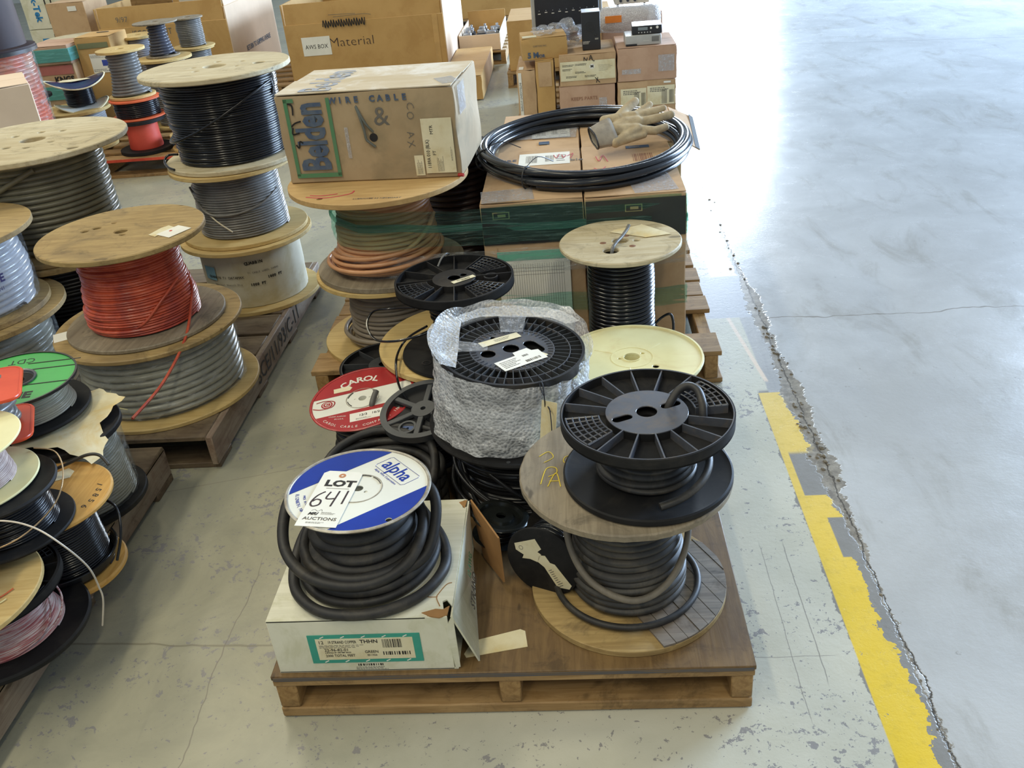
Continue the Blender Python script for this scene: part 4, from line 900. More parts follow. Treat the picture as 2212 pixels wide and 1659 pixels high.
tube(b, 'cable_tail', [(.018, -.004, .160), (.004, -.016, .185), (-.010, -.018, .215), (-.022, -.015, .245), (-.014, -.019, .215), (-.006, -.018, .17), (-.004, -.016, .140), (.005, -.014, .128), (.020, -.008, .112)], .0042, mat('grey_green_cable', rgb(108, 112, 104), rough=.4), 7)
box('tape_strip', (-.070, F0, .128), (.012, .0004, .10), TAPE, b, 0)
box('tape_strip', (CW/2-.03, .07, CH+.0085), (.06, .10, .0006), TAPE, b, 0, (0, .0, .5)); box('tape_strip', (CW/2+.008, .09, CH-.05), (.0006, .11, .09), TAPE, b, 0)
tube(b, 'red_plug', [(CW/2-.012, .002, .006), (CW/2+.006, -.004, .006)], .006, mat('red_plastic', rgb(190, 50, 44), rough=.4), 3)

# ---------------- carton stack, coil and glove ----------------
def carton(label, x0, x1, y0, y1, z0, z1, m=CARD, rz=0, group=None, bul=.002, seed=1, flapm=None, n=6):
    t = thing('cardboard_carton', label, 'box', ((x0+x1)/2, y0, z0), (0, 0, rz), group)
    o = bulged(x1-x0, y1-y0, z1-z0, m, t, 'carton_body', bul, seed, n); o.location = (0, (y1-y0)/2, 0)
    d = y1-y0; h = z1-z0
    for k in (0, 1): sheet(t, 'top_flap', [(-(x1-x0)/2+.002, .001+k*(d/2+.0015)), ((x1-x0)/2-.002, .001+k*(d/2+.0015)), ((x1-x0)/2-.002, d/2-.0015+k*(d/2)), (-(x1-x0)/2+.002, d/2-.0015+k*(d/2))], flapm or m, h+.0015, .003)
    return t
ZC = .529
b1 = carton('front left of the four film wrapped brown cartons, with a lined document on its face', -.312, .020, 2.790, 3.372, ZP+.001, ZP+ZC, CARD, seed=3)
b2 = carton('front right of the four film wrapped brown cartons, behind the black cable spool', .024, .346, 2.786, 3.372, ZP+.001, ZP+ZC, CARD, seed=4)
b3 = carton('rear left brown carton inside the black cable coil, with taped label', -.290, .020, 3.385, 3.960, ZP+.001, ZP+ZC-.006, CARD, seed=5)
b4 = carton('rear right brown carton under the glove, with its flap hanging open', .026, .400, 3.385, 3.930, ZP+.001, ZP+ZC-.004, CARD, seed=6)
fl4 = quad(b4, 'open_flap', [(.187, .01, ZC-.006), (.255, .02, ZC-.050), (.285, .50, ZC-.045), (.187, .53, ZC-.004)], CARD, .004)
quad(b4, 'flap_print', [(.2395, .015, ZC-.0345), (.2575, .018, ZC-.0465), (.2885, .49, ZC-.0415), (.2705, .50, ZC-.0285)], DARKVOID, .0006)
for b_, w_ in ((b1, .332), (b2, .322)):
    box('printed_band', (0, -.0055, ZC-.075), (w_-.006, .001, .128), DARKVOID, b_, 0)
    o = obj('hand_hole', plate([slot(0, 0, .075, .013, 0)], .001, 0), INK, b_, (0, -.0065, ZC-.126), (PI/2, 0, 0))
    lb = box('printed_mark', (-w_*.30 if b_ is b1 else -w_*.02, -.0064, ZC-.040), (.055, .0006, .024), mat('olive_print', rgb(134, 134, 96), rough=.6), b_, 0)
    box('mark_field', (0, -.0005, 0), (.048, .0004, .018), DARKVOID, lb, 0); box('mark_bar', (.002, -.0009, 0), (.026, .0004, .009), mat('olive_print2', rgb(134, 134, 96), rough=.6), lb, 0)
    tube(b_, 'side_crease', [(-w_/2+.045, -.0045, .01), (-w_/2+.045, -.0045, ZC-.15)], .0012, CARD, 2, 4)
dc = box('document_pouch', (-.005, -.0070, .215), (.238, .0012, .30), WPAPER, b1, 0)
box('pouch_header', (0, -.0012, .134), (.238, .0008, .032), mat('mint_plastic', rgb(120, 190, 164), rough=.4), dc, 0)
for k in range(26): box('ruled_line', (-.098+k*.0078, -.0008, -.02), (.0008, .0003, .25), GREYINK, dc, 0)
for k in range(3): box('ruled_line', (0, -.0009, .09-.012*k), (.2, .0003, .0008), GREYINK, dc, 0)
def toplabel(P, x, y, w_, h_, rz, z, m=WPAPER, seed=1):
    lb = box('shipping_label', (x, y, z), (w_, h_, .0006), m, P, 0, (0, 0, rz))
    barcode(lb, w_*.22, h_*.6, (-w_*.25, 0, .0005), (0, 0, 0), GREYINK, seed); barcode(lb, w_*.16, h_*.5, (w_*.10, 0, .0005), (0, 0, 0), GREYINK, seed+1); lines(lb, w_*.2, h_*.6, 4, (w_*.34, 0, .0005), (0, 0, 0), GREYINK, seed)
    return lb
zt = ZC+.0045
toplabel(b1, .036, .455, .185, .150, .0, zt, seed=4)
scrawl(b1, [[(.07, .49), (.08, .45), (.09, .50)], [(.10, .49), (.105, .45), (.115, .48)], [(.12, .47), (.14, .50), (.13, .44)]], .0016, REDINK, (0, 0, zt+.0008))
text(b1, 'WIRE', .034, (-.105, .455, zt), (0, 0, 0), BLUEINK); text(b1, 'cable', .04, (.135, .42, zt), (0, 0, 0), GREYINK)
lb = box('dark_print', (.045, .535, zt), (.085, .034, .0005), BLUEINK, b2, 0); lines(lb, .06, .01, 1, (0, 0, .0004), (0, 0, 0), CARD, 2)
lb = barcode(b2, .07, .09, (.055, .40, zt), (0, 0, 0), mat('brown_print', rgb(150, 104, 74), rough=.8), 3)
scrawl(b2, [[(-.11, .44), (-.10, .38), (-.085, .45), (-.07, .37)], [(-.12, .30), (-.10, .27), (-.08, .31)], [(-.09, .26), (-.06, .25), (-.05, .30)]], .0018, REDINK, (0, 0, zt+.0005))
toplabel(b3, .045, .245, .150, .170, .02, zt-.003, seed=7); box('tape_strip', (.0, .27, zt-.002), (.30, .24, .0006), TAPE, b3, 0, (0, 0, -.06)); lb = box('dark_print', (.02, .09, zt-.004), (.04, .04, .0005), BLUEINK, b3, 0)
box('tape_strip', (-.08, .06, zt+.0006), (.17, .12, .0006), TAPE, b1, 0, (0, 0, .1)); box('tape_strip', (.06, .10, zt+.0006), (.14, .18, .0006), TAPE, b2, 0, (0, 0, .1))

cl = thing('cable_coil', 'large loose coil of black cable lying on the brown cartons', 'cable coil', (.032, 3.285, ZP+ZC+.004))
pts = []; rr = random.Random(6); N = 28; lay = [(.372, .013), (.352, .012), (.334, .013), (.382, .034), (.362, .034), (.345, .034), (.374, .055), (.356, .056)]
for k, (R_, z) in enumerate(lay):
    R2, z2 = lay[min(k+1, len(lay)-1)]
    cx_, cy_ = rr.uniform(-.006, .006), rr.uniform(-.010, .010)
    for i in range(N):
        a = 2*PI*i/N-2.0; f = max(0, (i-N+5)/5)
        r_ = R_+(R2-R_)*f; pts.append((r_*math.cos(a)+cx_*math.sin(a), r_*1.18*math.sin(a)+cy_*math.cos(2*a), z+(z2-z)*f+.004*math.sin(a*2+k)))
CABC = mat('satin_black_cable', rgb(40, 42, 46), rgb(32, 34, 38), sc=8, rough=.24)
obj('coiled_cable', tubem(spl(pts, 3), .0108, 10), CABC, cl)
for a in (238, 196):
    a_ = math.radians(a); c_ = Vector((.362*math.cos(a_), .362*1.18*math.sin(a_), .034)); er = Vector((math.cos(a_), math.sin(a_)*1.18, 0)).normalized()
    tube(cl, 'cable_tie', [c_+er*(.034*math.cos(q))+Vector((0, 0, .036*math.sin(q))) for q in [2*PI*i/10 for i in range(10)]], .0028, BLKPL, 3, 6, True)
    tube(cl, 'tie_tail', [c_+er*.0+Vector((0, 0, .036)), c_-er*.04+Vector((.02, .02, .052)), c_-er*.08+Vector((.05, .03, .02))], .0016, BLKPL, 5, 4)

def skinned(joints, edges, rad, sub=2):
    me = bpy.data.meshes.new('s'); me.from_pydata(joints, edges, []); me.update()
    o = bpy.data.objects.new('s', me); C.objects.link(o)
    sk = o.modifiers.new('k', 'SKIN'); sk.use_smooth_shade = True
    for v, r_ in zip(me.skin_vertices[0].data, rad): v.radius = r_ if isinstance(r_, tuple) else (r_, r_)
    me.skin_vertices[0].data[0].use_root = True
    sb = o.modifiers.new('b', 'SUBSURF'); sb.levels = sub; sb.render_levels = sub
    bpy.context.view_layer.update()
    out = bpy.data.meshes.new_from_object(o.evaluated_get(bpy.context.evaluated_depsgraph_get()))
    bpy.data.objects.remove(o); return out
gl = thing('work_glove', 'pale leather work glove lying on the black cable coil', 'glove', (.15, 3.30, .70))
K = dict(palm=(.039, -.003, .050), kn=(.078, .010, .054), i0=(.070, .030, .066), i1=(.099, .058, .077), i2=(.132, .089, .091), m0=(.080, .030, .066), m1=(.141, .058, .074), m2=(.181, .074, .079), r0=(.085, .004, .052), r1=(.154, .023, .057), r2=(.204, .039, .062),
         l0=(.080, -.035, .036), l1=(.140, -.038, .028), l2=(.180, -.019, .034), t0=(.013, .020, .064), t1=(.041, .062, .084), t2=(.080, .105, .103), c1=(-.036, .018, .062), c2=(-.004, -.095, .010), cm=(-.02, -.035, .038), b1=(.10, -.055, .02))
cp = lambda a, ra, b, rb: (K[a], ra, K[b], rb)
obj('glove_hand', blobs([cp('c1', .020, 'i0', .022), cp('c1', .020, 't0', .023), cp('cm', .024, 'palm', .026), cp('palm', .026, 'kn', .022), cp('c2', .018, 'l0', .022), cp('c2', .016, 'b1', .012), cp('cm', .024, 'l0', .022), cp('cm', .022, 'r0', .022),
    cp('i0', .018, 'i1', .015), cp('i1', .015, 'i2', .013), cp('kn', .018, 'm0', .016), cp('m0', .016, 'm1', .0145), cp('m1', .0145, 'm2', .012), cp('kn', .018, 'r0', .017), cp('r0', .017, 'r1', .016), cp('r1', .016, 'r2', .0155),
    cp('l0', .018, 'l1', .016), cp('l1', .016, 'l2', .0135), cp('t0', .022, 't1', .019), cp('t1', .019, 't2', .0165), cp('t0', .02, 'palm', .02)], .0032, 3), LEATHER, gl)
cf = []; A0, A1 = Vector(K['c1'])+Vector((.012, .004, .004)), Vector(K['c2'])+Vector((.012, .0, .0)); B0, B1 = Vector((-.095, -.040, .046)), Vector((-.066, -.110, .006))
for i in range(25):
    a = 2*PI*i/24; sy = .5+.5*math.cos(a)
    for k in range(7):
        u = k/6; a0 = A0.lerp(B0, u); a1 = A1.lerp(B1, u); ax_ = (a1-a0).normalized(); nn_ = ax_.cross(Vector((1, .2, .1))).normalized()
        cf.append(a0.lerp(a1, 1.12*sy-.06)+nn_*math.sin(a)*(.026+.003*math.sin(4*a+3*u)))
F_ = [(i*7+k, (i+1)*7+k, (i+1)*7+k+1, i*7+k+1) for i in range(24) for k in range(6)]
o = obj('glove_cuff', mesh(cf, F_, 80), CUFF, gl); so = o.modifiers.new('t', 'SOLIDIFY'); so.thickness = .002
tube(gl, 'cuff_binding', [cf[i*7+6] for i in range(24)], .0030, BLKPL, 2, 6, True)

# stretch film round the whole pallet load
fw = thing('stretch_film', 'green stretch film band round the cartons and the peach cable spool', 'plastic film')
path = [(.352, 3.95), (.353, 3.30), (.352, 2.783), (.20, 2.7785), (.0, 2.7785), (-.20, 2.780), (-.318, 2.782), (-.50, 2.775), (-.62, 2.772), (-.72, 2.782), (-.80, 2.835), (-.845, 2.93), (-.84, 3.02), (-.76, 3.12), (-.55, 3.20)]
PS = []
for i in range(len(path)-1):
    for k in range(10): PS.append(Vector((*path[i], 0)).lerp(Vector((*path[i+1], 0)), k/10))
PS.append(Vector((*path[-1], 0)))
def ribbon(P, name, PS, zlo, zhi, m, rows=10, rip=.0015, seed=1):
    r = random.Random(seed); n = len(PS); V = []; F = []
    ph = [r.uniform(0, 6) for _ in range(4)]
    for i, p in enumerate(PS):
        t = i/(n-1); a = PS[min(i+1, n-1)]-PS[max(i-1, 0)]; nn_ = Vector((a.y, -a.x, 0)).normalized()
        lo, hi = zlo(t), zhi(t)
        for k in range(rows+1):
            u = k/rows; q = p-nn_*-1*(rip*(1+math.sin(u*21+ph[0]+t*9)+.5*math.sin(u*47+ph[1]-t*5)))
            V.append((q.x, q.y, lo+(hi-lo)*u+.003*math.sin(t*40+ph[2])*(k in (0, rows))))
    for i in range(n-1):
        for k in range(rows): F.append((i*(rows+1)+k, (i+1)*(rows+1)+k, (i+1)*(rows+1)+k+1, i*(rows+1)+k+1))
    return obj(name, mesh(V, F, 80), m, P)
ribbon(fw, 'film_band', PS, lambda t: .515-.03*max(0, t-.45)*0+.02*t, lambda t: .652-.012*t if t < .45 else .640+.055*min(1, (t-.45)*2.4), FILMG, seed=2)
ribbon(fw, 'film_rope', PS, lambda t: .562+.10*max(0, t-.35), lambda t: .588+.11*max(0, t-.35), film('rolled_green_film', (.4, .75, .65), (.30, .62, .54), .5, rough=.08, wr=(1, 1, 30), sc=8, bump=1, dist=.03), rows=3, rip=.002, seed=5)
ribbon(fw, 'film_band', PS[:72], lambda t: .27, lambda t: .335, FILMG, seed=4)
ribbon(fw, 'film_band', PS[8:110], lambda t: .42, lambda t: .50, FILMC, seed=7)

# ---------------- left back pallet ----------------
s = spool('wooden spool with white paper wrap and printed label, lowest under the grey cable stack', (-1.345, 3.44, ZP), .272, .25, .262, PLY_YEL, GREYCAB2, .19, .006, seed=41, th=.016)
drum = s; PR = .205
curved_label(s, 'paper_wrap', PR-.004, .018, .254, 0, 360, mat('dirty_white_wrap', rgb(212, 206, 184), rgb(198, 190, 164), sc=4, rough=.6, dirt=rgb(176, 160, 110), dirt_amt=.5), n=72, wav=.0015, seed=1)
curved_label(s, 'blue_sticker', PR, .135, .190, 225, 243, mat('pale_blue_paper', rgb(140, 186, 204), rough=.7), n=6)
def drumtext(P, txt, size, R, a, z, m, bold=0, tight=.62):
    ms = []
    for i, ch in enumerate(txt):
        if ch == ' ': continue
        th_ = math.radians(a)+(i-len(txt)/2)*size*tight/R; t = textm(ch, size, bold=bold)
        t.transform(Matrix.Translation((R*math.cos(th_), R*math.sin(th_), z)) @ Matrix.Rotation(th_+PI/2, 4, 'Z') @ Matrix.Rotation(PI/2, 4, 'X')); ms.append(t)
    return obj('lettering', join(ms), m, P)
drumtext(s, 'QUABBIN T1 DATAMAX', .0145, PR+.002, 256, .150, INK); drumtext(s, 'Nominal Sheath Dia', .011, PR+.002, 258, .120, GREYINK); drumtext(s, 'QUABBIN', .016, PR+.002, 292, .205, INK, .0006)
drumtext(s, 'T1 CABLE LABEL 24AWG', .010, PR+.002, 300, .165, GREYINK); drumtext(s, '1000 FT', .014, PR+.002, 292, .115, INK, .0008); drumtext(s, '1000 FT', .014, PR+.002, 312, .135, INK, .0008)
s = spool('wooden spool of fine braided grey cable, middle of its stack behind the red wire spool', (-1.345, 3.455, ZP+.2735), .282, .247, .240, PLY_YEL, GREYCAB2, lambda u: .178-.012*u, .0048, seed=42, jit=.3, th=.015)
tube(s, 'cable_strand', [(-.17, -.05, .20), (-.08, -.165, .13), (.03, -.178, .12), (.13, -.12, .14), (.17, -.03, .17)], .0045, GREYCAB2, 8)
tube(s, 'cable_end', [(-.10, -.14, .14), (-.04, -.185, .10), (.02, -.205, .06)], .003, mat('frayed_end', rgb(206, 196, 170), rough=.5), 6)
s = spool('big pale plywood spool of glossy black wire, left of the worn wire carton', (-1.335, 3.49, ZP+.557), .348, .262, .281, PLY, BLKWIRE, lambda u: .205+.016*u, .0043, seed=43, jit=.35, th=.018, av=.003,
          holes=[(0, 0, .042), (.172, .003, .022), (-.016, .090, .012), (-.078, -.009, .010), (.09, .06, .009), (-.04, -.09, .012), (.10, -.04, .007)], bev=.003)
tube(s, 'wire_strand', [(-.225, -.02, .10), (-.19, -.12, .105), (-.11, -.195, .13), (.0, -.228, .175), (.10, -.205, .225), (.17, -.15, .265), (.215, -.05, .29)], .005, BLKWIRE, 8)
tube(s, 'wire_tail', [(-.19, -.09, .05), (-.235, -.075, .045), (-.245, -.10, .03), (-.21, -.16, .022), (-.17, -.20, .021)], .0045, BLKWIRE, 7)
tube(s, 'wire_tail', [(.14, .02, .325), (.20, -.02, .31), (.215, -.03, .27), (.212, -.04, .24)], .0045, BLKWIRE, 7)

s = spool('low broad wooden spool of shiny grey cable under the red wire spool', (-1.432, 2.645, ZP), .262, .306, .300, PLY_YEL, GREYCAB, lambda u: .255+.006*math.sin(3*u), .0118, seed=44, jit=.2, th=.016, fmt=PLY_OLD, bev=.003, av=.003)
curved_label(s, 'clear_wrap', .268, .03, .235, 180, 372, FILMC, n=60, wav=.003, seed=3)
tube(s, 'wire_scrap', [(-.06, -.225, .15), (-.065, -.27, .10), (-.02, -.262, .07)], .0022, CREAMPL, 6)
for p_ in ((-.255, -.105, .2), (-.14, .235, .1)): sheet(s, 'sticker', [(-.035, -.020), (.035, -.024), (.036, .020), (-.034, .024)], WPAPER, .2625, .0006, (p_[0], p_[1], 0), (0, 0, -1.0))
text(s, '20075', .045, (-.16, .215, .2625), (0, 0, math.radians(38)), GREYINK)
s = spool('wooden spool of orange red wire with a tag on its stained flange', (-1.432, 2.640, ZP+.263), .308, .252, .2565, PLY_GREY, REDWIRE, lambda u: .176-.020*u+.008*math.sin(6*u+1)-.01*max(0, .2-u)*4, .0043, seed=45, jit=.5, th=.014, tht=.018, fmt=PLY_OLD, av=.006,
          holes=[(0, 0, .020), (-.100, .045, .013), (-.128, .020, .011), (-.060, .085, .007), (.020, -.034, .008)], bev=.003)
tube(s, 'wire_tail', [(.12, .04, .20), (.165, .03, .12), (.180, -.05, .06), (.19, -.18, .0), (.175, -.36, -.05), (.145, -.52, -.07)], .0046, REDWIRE, 9, 7)
tube(s, 'wire_strand', [(.0, -.165, .03), (.07, -.160, .06), (.13, -.12, .12), (.165, -.05, .16)], .0045, REDWIRE, 7, 7)
tg = sheet(None, 'paper_tag', [(-.045, -.032), (.042, -.034), (.046, .030), (-.040, .034)], WPAPER, 0, .0008, (-1.245, 2.600, ZP+.5722), (0, 0, math.radians(62)))
tag(tg, 'white and buff paper tags lying on the red wire spool', 'tag')
obj('eyelet', ringm(.001, .005, .0008, .0014, 16), REDPAINT, tg, (.0, .012, 0)); sheet(tg, 'buff_tag', [(-.055, .02), (.03, .03), (.035, .062), (.010, .068), (-.05, .056)], STAINP, -.0001, .0006)

# left tall spool and the two under it
s = spool('wooden spool of black cable at left, beneath the tall olive grey cable spool', (-2.02, 3.27, ZP), .335, .34, .335, PLY_OLD, BLKCAB, .285, .0075, seed=46, jit=.35, th=.02, av=.004)
s = spool('large pale wooden spool of thick olive grey cable, highest at the left edge', (-2.02, 3.275, ZP+.336), .395, .325, .350, PLY_OLD, mat('olive_grey_cable', rgb(124, 120, 98), rgb(104, 100, 82), sc=8, rough=.28), lambda u: .246-.006*u, .0105, seed=47, jit=.15, th=.02, fmt=PLY,
          holes=[(.015, .004, .045), (-.09, .075, .014), (-.01, .117, .013), (.075, .12, .013), (.115, -.05, .012), (-.03, -.10, .015), (.055, -.115, .014), (.255, -.168, .020), (-.22, .02, .012)], bev=.003, wob=.002)
tube(s, 'cable_strand', [(-.26, .0, .17), (-.22, -.13, .19), (-.10, -.235, .24), (.03, -.252, .30), (.12, -.225, .34)], .0095, mat('olive_grey_cable', rgb(124, 120, 98)), 8)
s = spool('wooden spool wrapped in clear film at the far left edge, under the white wire spool', (-2.085, 2.70, ZP), .30, .27, .310, PLY_OLD, GREYCAB, .235, .011, seed=48, fmt=PLY_OLD)
curved_label(s, 'clear_wrap', .248, .03, .27, 200, 400, FILMC, n=50, wav=.004, seed=6)
s = spool('wooden spool of shiny white sheathed wire printed with blue letters, at the left edge', (-2.095, 2.70, ZP+.301), .285, .275, .300, PLY_OLD, mat('white_silver_cable', rgb(196, 198, 206), rgb(176, 178, 186), sc=6, rough=.2), lambda u: .240-.008*math.cos(7*u), .0105, seed=49, jit=.2, th=.018)
curved_label(s, 'clear_wrap', .247, .03, .26, 200, 400, FILMC, n=50, wav=.003, seed=7)
drumtext(s, 'OMNICABLE', .036, .256, 322, .150, mat('violet_ink', rgb(66, 64, 120), rough=.5), .0012); drumtext(s, '(800) 292-OMNI', .017, .256, 324, .118, mat('violet_ink', rgb(66, 64, 120)))

# ---------------- lower left pile ----------------
G_ = 'spools piled on the lower left pallet'
s = spool('film wrapped grey cable spool with black flanges under the torn paper', (-1.430, 2.005, ZP), .245, .168, .160, BLKPL2, GREYCAB, lambda u: .142-.012*u, .0042, seed=51, jit=.2, bev=.003, group=None)
curved_label(s, 'clear_wrap', .147, .02, .225, 180, 420, FILMC, n=50, wav=.003, seed=9)
curved_label(s, 'faded_label', .150, .06, .15, 262, 290, mat('faded_yellow_paper', rgb(176, 178, 148), rough=.6), n=8)
V = []; F = []; rr = random.Random(8); NX, NY = 16, 12
cor = [Vector((-1.60, 1.91, .392)), Vector((-1.258, 1.845, .384)), Vector((-1.300, 2.130, .392)), Vector((-1.56, 2.20, .394))]
for i in range(NX+1):
    for k in range(NY+1):
        u, v = i/NX, k/NY; p_ = (cor[0]*(1-u)+cor[1]*u)*(1-v)+(cor[3]*(1-u)+cor[2]*u)*v
        ed = .014*math.sin(v*9)+.008*math.sin(v*23) if i == NX else 0
        V.append((p_.x+ed, p_.y+(.010*math.sin(u*11)+.006*math.sin(u*29) if k in (0, NY) else 0), p_.z+.006*math.sin(5*u+3*v)+.003*math.sin(13*u-7*v)-.03*max(0, u-.85)*4*(v < .5)))
for i in range(NX):
    for k in range(NY): a = i*(NY+1)+k; F.append((a, a+NY+1, a+NY+2, a+1))
tg = obj('torn_paper', mesh(V, F, 80), STAINP); tag(tg, 'torn yellowed paper sheet draped over the film wrapped grey spool at lower left', 'paper')
s = thing('wire_spool', 'green disc topped spool of fine grey cable in the lower left pile', 'spool', (-1.527, 2.045, .404), (math.radians(1), math.radians(2), 0))
obj('bottom_flange', lathe([(.02, 0), (.163, 0), (.165, .005), (.162, .010), (.02, .010), (.02, 0)], 96), BLKPL2, s)
tf = obj('top_flange', plate([circ(.150, 96), circ(.046, 40)], .003, .096), GENAMEL, s); obj('rim', ringm(.149, .154, .094, .102), BLKPL, tf)
obj('hub_cup', lathe([(.018, .080), (.040, .086), (.046, .103), (.052, .104), (.052, .100), (.046, .098), (.018, .078), (.018, .080)], 48, 50), HUBPL, tf, (0, 0, 0))
for d in (.062, -.020, .100): box('black_stripe', (.058 if d > .05 else .088, d*1.0, .0995), (.15 if d < .09 else .14, .0045, .0006), INK, tf, 0, (0, 0, math.radians(12)))
text(tf, 'CDT', .038, (-.035, .100, .0992), (0, 0, math.radians(196)), INK, sx=.9); text(tf, 'NE', .045, (.055, -.085, .0992), (0, 0, math.radians(12)), INK, bold=.002)
obj('core', ringm(.02, .05, .01, .096, 32), BLKPL2, s); wind(s, lambda u: .128-.034*u, .011, .095, .0026, mat('light_grey_wire', rgb(168, 164, 146), rgb(150, 146, 130), sc=12, rough=.35), jit=.5, seed=5, ang_var=.003)

s = thing('cord_reel', 'orange plastic cord reel with grey cable at the left edge', 'cord reel', (-1.448, 1.785, .505), (math.radians(-3), math.radians(4), math.radians(27.8)))
def rrect(w_, h_, r_): return [((w_/2-r_)*sx+r_*math.cos(a), (h_/2-r_)*sy+r_*math.sin(a)) for sx, sy, a0 in ((1, 1, 0), (-1, 1, 90), (-1, -1, 180), (1, -1, 270)) for a in [math.radians(a0+18*q) for q in range(6)]]
for z in (.0, .105):
    o = obj('reel_plate', plate([rrect(.19, .215, .035), circ(.016, 24)], .006, z, .0015), ORPL, s); tube(o, 'rolled_edge', [(x, y, z+.003) for x, y in rrect(.19, .215, .035)], .0045, ORPL, 1, 6, True)
    obj('slot_mark', plate([rrect(.012, .022, .003)], .001, z+.006), GREYINK, o, (.045, .05, 0))
obj('coiled_cord', tubem(spl([((.062+.006*math.sin(k))*math.cos(2*PI*k/14), (.072+.006*math.cos(k*1.3))*math.sin(2*PI*k/14), .014+.075*(k/(14*7))+.004*math.sin(k*.7)) for k in range(14*7)], 3), .0085, 8), GREYCAB2, s)
obj('core', ringm(.016, .04, .006, .105, 24), ORPL, s)

s = spool('orange plywood spool of glossy black wire numbered 15856, lower left pile', (-1.322, 1.705, ZP), .228, .132, .158, PLY_OR, BLKWIRE, lambda u: .104-.010*u, .0033, seed=52, jit=.15, th=.016, tht=.014, holes=[(0, 0, .014)], bev=.004, fmt=PLY_OR)
for (x_, y_), ch in zip(((.106, .052), (.113, .030), (.116, .008), (.115, -.014), (.108, -.036)), '15856'): text(s, ch, .024, (x_+.012, y_-.004, .2283), (0, 0, math.radians(-112)), INK)
for k in range(5): tube(s, 'loose_wire_loop', arc(.110+.003*k, .022+.006*k, 150, 410, 14, (0, 0), .012, -.004), .0034, BLKWIRE, 4, 6)
tube(s, 'wire_tail', [(-.05, .09, .235), (.02, .10, .258), (.07, .11, .275), (.10, .115, .27), (.125, .10, .25)], .0042, DGREYCAB, 7, 7)
tube(s, 'wire_tail', [(.10, .05, .19), (.150, .03, .17), (.165, -.01, .12), (.150, -.04, .06)], .0034, BLKWIRE, 7, 7)
sheet(s, 'torn_label', [(-.03, -.02), (.02, -.025), (.032, .0), (.02, .022), (-.03, .015)], STAINP, .2282, .0008, (-.005, .095, 0), (0, 0, .5))
s = thing('wire_spool', 'black plastic spool of fine black wire standing on the 15856 spool', 'spool', (-1.342, 1.592, .3545))
obj('bottom_flange', lathe([(.02, 0), (.140, 0), (.142, .005), (.140, .009), (.02, .009), (.02, 0)], 80), BLKPL2, s)
obj('top_flange', lathe([(.02, .108), (.133, .108), (.135, .114), (.132, .119), (.124, .115), (.06, .115), (.02, .115), (.02, .108)], 80), BLKPL2, s)
wind(s, lambda u: .108-.012*u, .010, .107, .0028, BLKWIRE, jit=.4, seed=6)
tube(s, 'copper_tail', [(.03, .135, .13), (.09, .12, .125), (.13, .06, .10), (.135, -.02, .07), (.09, -.11, .05), (.0, -.145, .04), (-.1, -.12, .03)], .0018, mat('bare_copper_wire', rgb(190, 160, 120), rough=.3, metal=.4), 8, 6)
s = spool('cream plastic spool of mauve grey wire, highest of the lower left pile', (-1.400, 1.600, .4745), .112, .148, .142, CREAMPL, MAUVE, lambda u: .100-.02*u, .0018, seed=53, jit=.5, th=.006, holes=[(0, 0, .014)], bev=.002)
lines(s, .08, .06, 5, (.03, .02, .1126), (0, 0, .6), GREYINK, 3)
s = thing('wire_spool', 'broad black plastic spool of pink red and white wire, lowest at lower left', 'spool', (-1.358, 1.472, ZP+.021))
obj('bottom_flange', lathe([(.02, 0), (.178, 0), (.182, .005), (.182, .013), (.178, .018), (.172, .015), (.02, .012), (.02, 0)], 96), BLKPL2, s)
ribbed(s, 'top_flange', .156, .128, .022, 14, .06, BLKPL2, (335, 60), [(0, 0, .016)], BLKPL2)
wind(s, lambda u: .125-.045*u, .013, .127, .0019, PINKWIRE, jit=.8, seed=16, ang_var=.005)
tube(s, 'wire_tail', [(.075, .055, .09), (.105, .03, .075), (.120, -.01, .05), (.11, -.06, .03), (.06, -.11, .022), (-.02, -.13, .02)], .0022, PINKWIRE, 8, 6)
tube(s, 'wire_tail', [(.08, .06, .095), (.115, .05, .095), (.137, .03, .075), (.140, .0, .05), (.130, -.02, .035)], .0022, PINKWIRE, 8, 6)
obj('core', ringm(.016, .06, .012, .128, 32), BLKPL2, s)
s = thing('wire_spool', 'yellow plywood disc spool holding red and white wire, over the pink wire spool', 'spool', (-1.376, 1.408, .3010), (math.radians(3), math.radians(-3), 0))
flange(s, 'bottom_flange', .174, 0, .013, PLY_YEL, ((0, 0, .014),), bev=.002)
wind(s, lambda u: .062, .014, .15, .0018, PINKWIRE, jit=.8, seed=17, ang_var=.004); flange(s, 'top_flange', .10, .152, .010, PLY_YEL, ((0, 0, .014),), bev=.002)
tube(s, 'wire_tail', [(.02, -.065, .018), (.06, -.05, .016), (.105, -.015, .016), (.125, .010, .017)], .0017, mat('orange_wire', rgb(206, 96, 50), rough=.4), 6, 5)
tube(s, 'wire_tail', [(.02, -.075, .018), (.065, -.062, .016), (.11, -.035, .016), (.125, -.020, .017)], .0017, CREAMPL, 6, 5)
WW = [(-1.34, 1.47, .46), (-1.228, 1.44, .49), (-1.14, 1.407, .495), (-1.082, 1.391, .46), (-1.064, 1.414, .38), (-1.076, 1.438, .30), (-1.082, 1.442, .26), (-1.112, 1.448, .18)]
o = tube(None, 'white_wire', WW, .0020, mat('off_white_wire', rgb(214, 204, 188), rough=.4), 10, 7)
tag(o, 'off white wire end springing out over the aisle from the lower left pile', 'wire')
